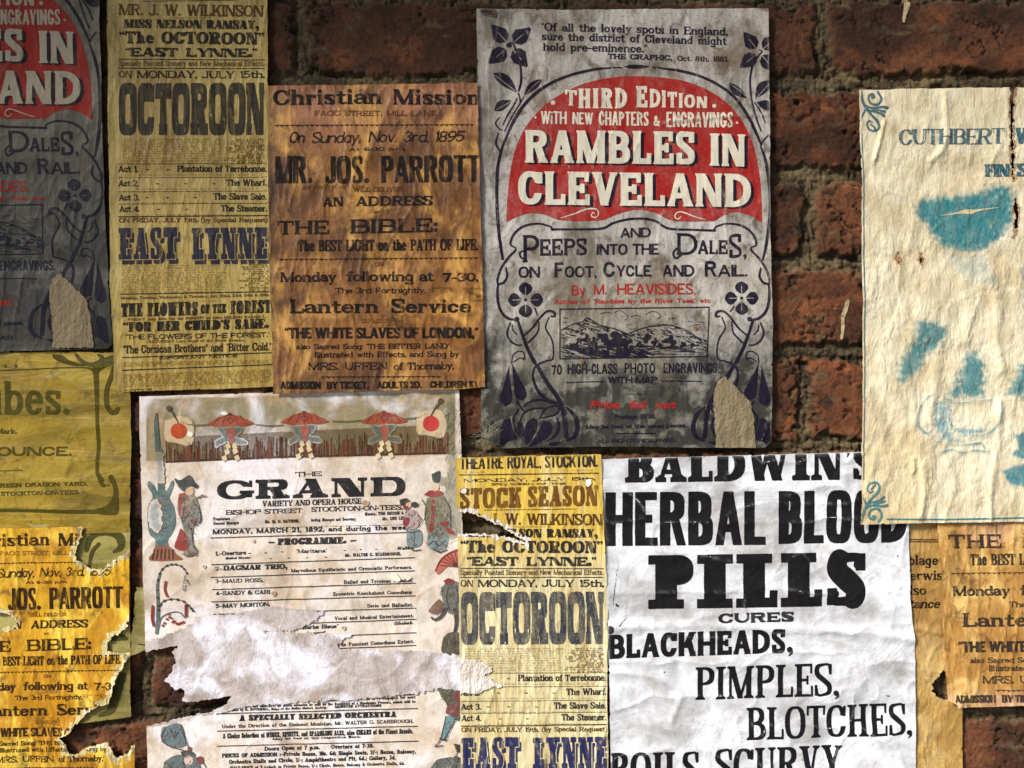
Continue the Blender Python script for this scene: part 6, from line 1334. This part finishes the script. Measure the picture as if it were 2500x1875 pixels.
S14.shape('tureen', [('path', [(2272, 962), (2250, 982), (2236, 1015), (2240, 1042), (2258, 1058), (2270, 1050)], [3, 5, 6, 6, 5, 3]), ('path', [(2438, 980), (2440, 1010), (2428, 1040), (2400, 1062), (2370, 1064)], [4, 6, 8, 8, 5]), ('path', [(2300, 970), (2330, 984), (2370, 982), (2414, 976)], [4, 6, 5, 4]), ('path', [(2318, 1000), (2316, 1030), (2330, 1050), (2360, 1052), (2400, 1050)], [6, 10, 12, 12, 6]),
    ('path', [(2310, 1084), (2350, 1086), (2392, 1082)], 5), ('path', [(2298, 1104), (2320, 1098), (2345, 1106), (2370, 1100), (2408, 1102)], 5), ('path', [(2340, 940), (2348, 960), (2356, 972)], 4), ('path', [(2394, 1084), (2402, 1100)], 4), ('path', [(2308, 1086), (2300, 1102)], 4), ('path', [(2288, 1060), (2292, 1075), (2284, 1080)], 4)], (.05, .2, .25), .95, .85, soft=5)
S14.shape('tureen_body', [('spoly', [(2282, 985), (2306, 968), (2322, 990), (2310, 1020), (2318, 1060), (2350, 1078), (2310, 1078), (2284, 1050), (2276, 1020)]), ('spoly', [(2330, 1046), (2400, 1046), (2380, 1064), (2340, 1066)])], (.09, .26, .33), .9, .8, soft=18, cell=2)
S14.shape('blue_cup', [('spoly', [(2442, 1150), (2462, 1140), (2500, 1130), (2560, 1130), (2560, 1180), (2500, 1188), (2460, 1180)]), ('spoly', [(2470, 1062), (2510, 1050), (2560, 1050), (2560, 1120), (2500, 1122), (2466, 1110), (2480, 1090)])], (.05, .2, .25), .75, .95, soft=9, cell=2)
def corner(y, d):
    P0 = lambda pts: [(2096+a, y+d*b) for a, b in pts]
    return [('path', P0([(2, 0), (6, 26), (14, 44), (28, 62), (42, 78), (46, 92), (38, 100), (24, 98), (16, 86), (22, 76), (30, 80)]), [5, 7, 7, 6, 6, 6, 5, 5, 4, 4, 3]), ('path', P0([(44, 4), (52, 20), (46, 34), (32, 36), (22, 28), (22, 14), (32, 10), (36, 18)]), [6, 6, 6, 6, 5, 5, 4, 5]), ('path', P0([(10, 36), (24, 44), (40, 44), (54, 42), (66, 44)]), [4, 5, 6, 6, 8]),
            ('path', P0([(18, 50), (36, 54), (50, 58), (58, 64)]), [4, 5, 6, 7]), ('path', P0([(34, 66), (42, 76), (46, 88)]), [4, 6, 5]), ('path', P0([(12, 50), (4, 66), (2, 74)]), [5, 5, 3]), ('circ', 2096+32, y+d*16, 6, 6), ('path', P0([(30, 50), (46, 50), (60, 54)]), [3, 4, 6]), ('path', P0([(26, 84), (34, 92), (36, 98)]), [4, 5, 4])]
S14.shape('corner_scroll', corner(222, 1), TL_, .35, .95); S14.shape('corner_scroll', corner(1277, -1), (.035, .16, .19), .3, .95)
S14.shape('border_line', [('cpath', [(2099, 330), (2104, 430), (2105, 600), (2107, 800), (2108, 900), (2106, 1050), (2104, 1170)], 3.2)], TL_, .35); S14.shape('border_line', [('cpath', [(2161, 1266), (2300, 1267), (2500, 1263), (2880, 1259)], 4)], (.035, .16, .19), .3)

for q in ([(952, 1402), (962, 1398), (972, 1406), (978, 1416), (968, 1420), (956, 1412)], [(990, 1412), (1000, 1406), (1004, 1411), (994, 1417)], [(536, 1008), (548, 1004), (556, 1010), (546, 1014)], [(458, 1052), (470, 1056), (468, 1066), (456, 1062)]): S11.shape('paper_scuff', [('spoly', q)], (.74, .70, .60), 0, 1, lvl=6)
for x, y, r in ((892, 1228, 7), (696, 1533, 6), (838, 1533, 4), (667, 1448, 5), (618, 1321, 3), (498, 1383, 3)): S11.shape('rust_spot', [('circ', x, y, r, r)], (.30, .13, .03), .3, .8, lvl=5, soft=3)
for x, y, r in ((1421, 883, 5), (1697, 801, 4), (1205, 30, 4)): S6.shape('rust_spot', [('circ', x, y, r, r)], (.22, .08, .015), .2, .9, lvl=5, soft=2)
S6.shape('mould_patch', [('spoly', [(1172, 24), (1200, 22), (1212, 30), (1205, 40), (1188, 34), (1174, 32)])], (.02, .015, .01), .6, .95, lvl=5, soft=4)
# cobweb at the curled corner of the book poster
wm = bpy.data.materials.new('cobweb_silk'); wm.use_nodes = True
wm.node_tree.nodes['Principled BSDF'].inputs['Base Color'].default_value = (.42, .37, .28, 1)
cu = bpy.data.curves.new('cobweb', 'CURVE'); cu.dimensions = '3D'; cu.bevel_depth = .00006; cu.bevel_resolution = 0
rr = random.Random(8)
for i in range(34):
    a = rr.uniform(-.6, 2.9); l = rr.uniform(14, 44); sp = cu.splines.new('POLY'); sp.points.add(3)
    x, y = 1190+rr.gauss(0, 4), 1062+rr.gauss(0, 4)
    for k in range(4):
        t_ = k/3; sp.points[k].co = (wx(x-l*t_*math.cos(a)+rr.gauss(0, 2.)), -.0105-rr.uniform(0, .002), wz(y-l*t_*math.sin(a)+rr.gauss(0, 2.)), 1)
cu.materials.append(wm)
tmp = bpy.data.objects.new('cobweb', cu); C.objects.link(tmp); bpy.context.view_layer.update()
wme = bpy.data.meshes.new_from_object(tmp.evaluated_get(bpy.context.evaluated_depsgraph_get())); bpy.data.objects.remove(tmp)
co_ = link('cobweb', wme)
co_['label'] = 'wisp of cobweb on the lower left corner of the red arched poster'; co_['category'] = 'cobweb'
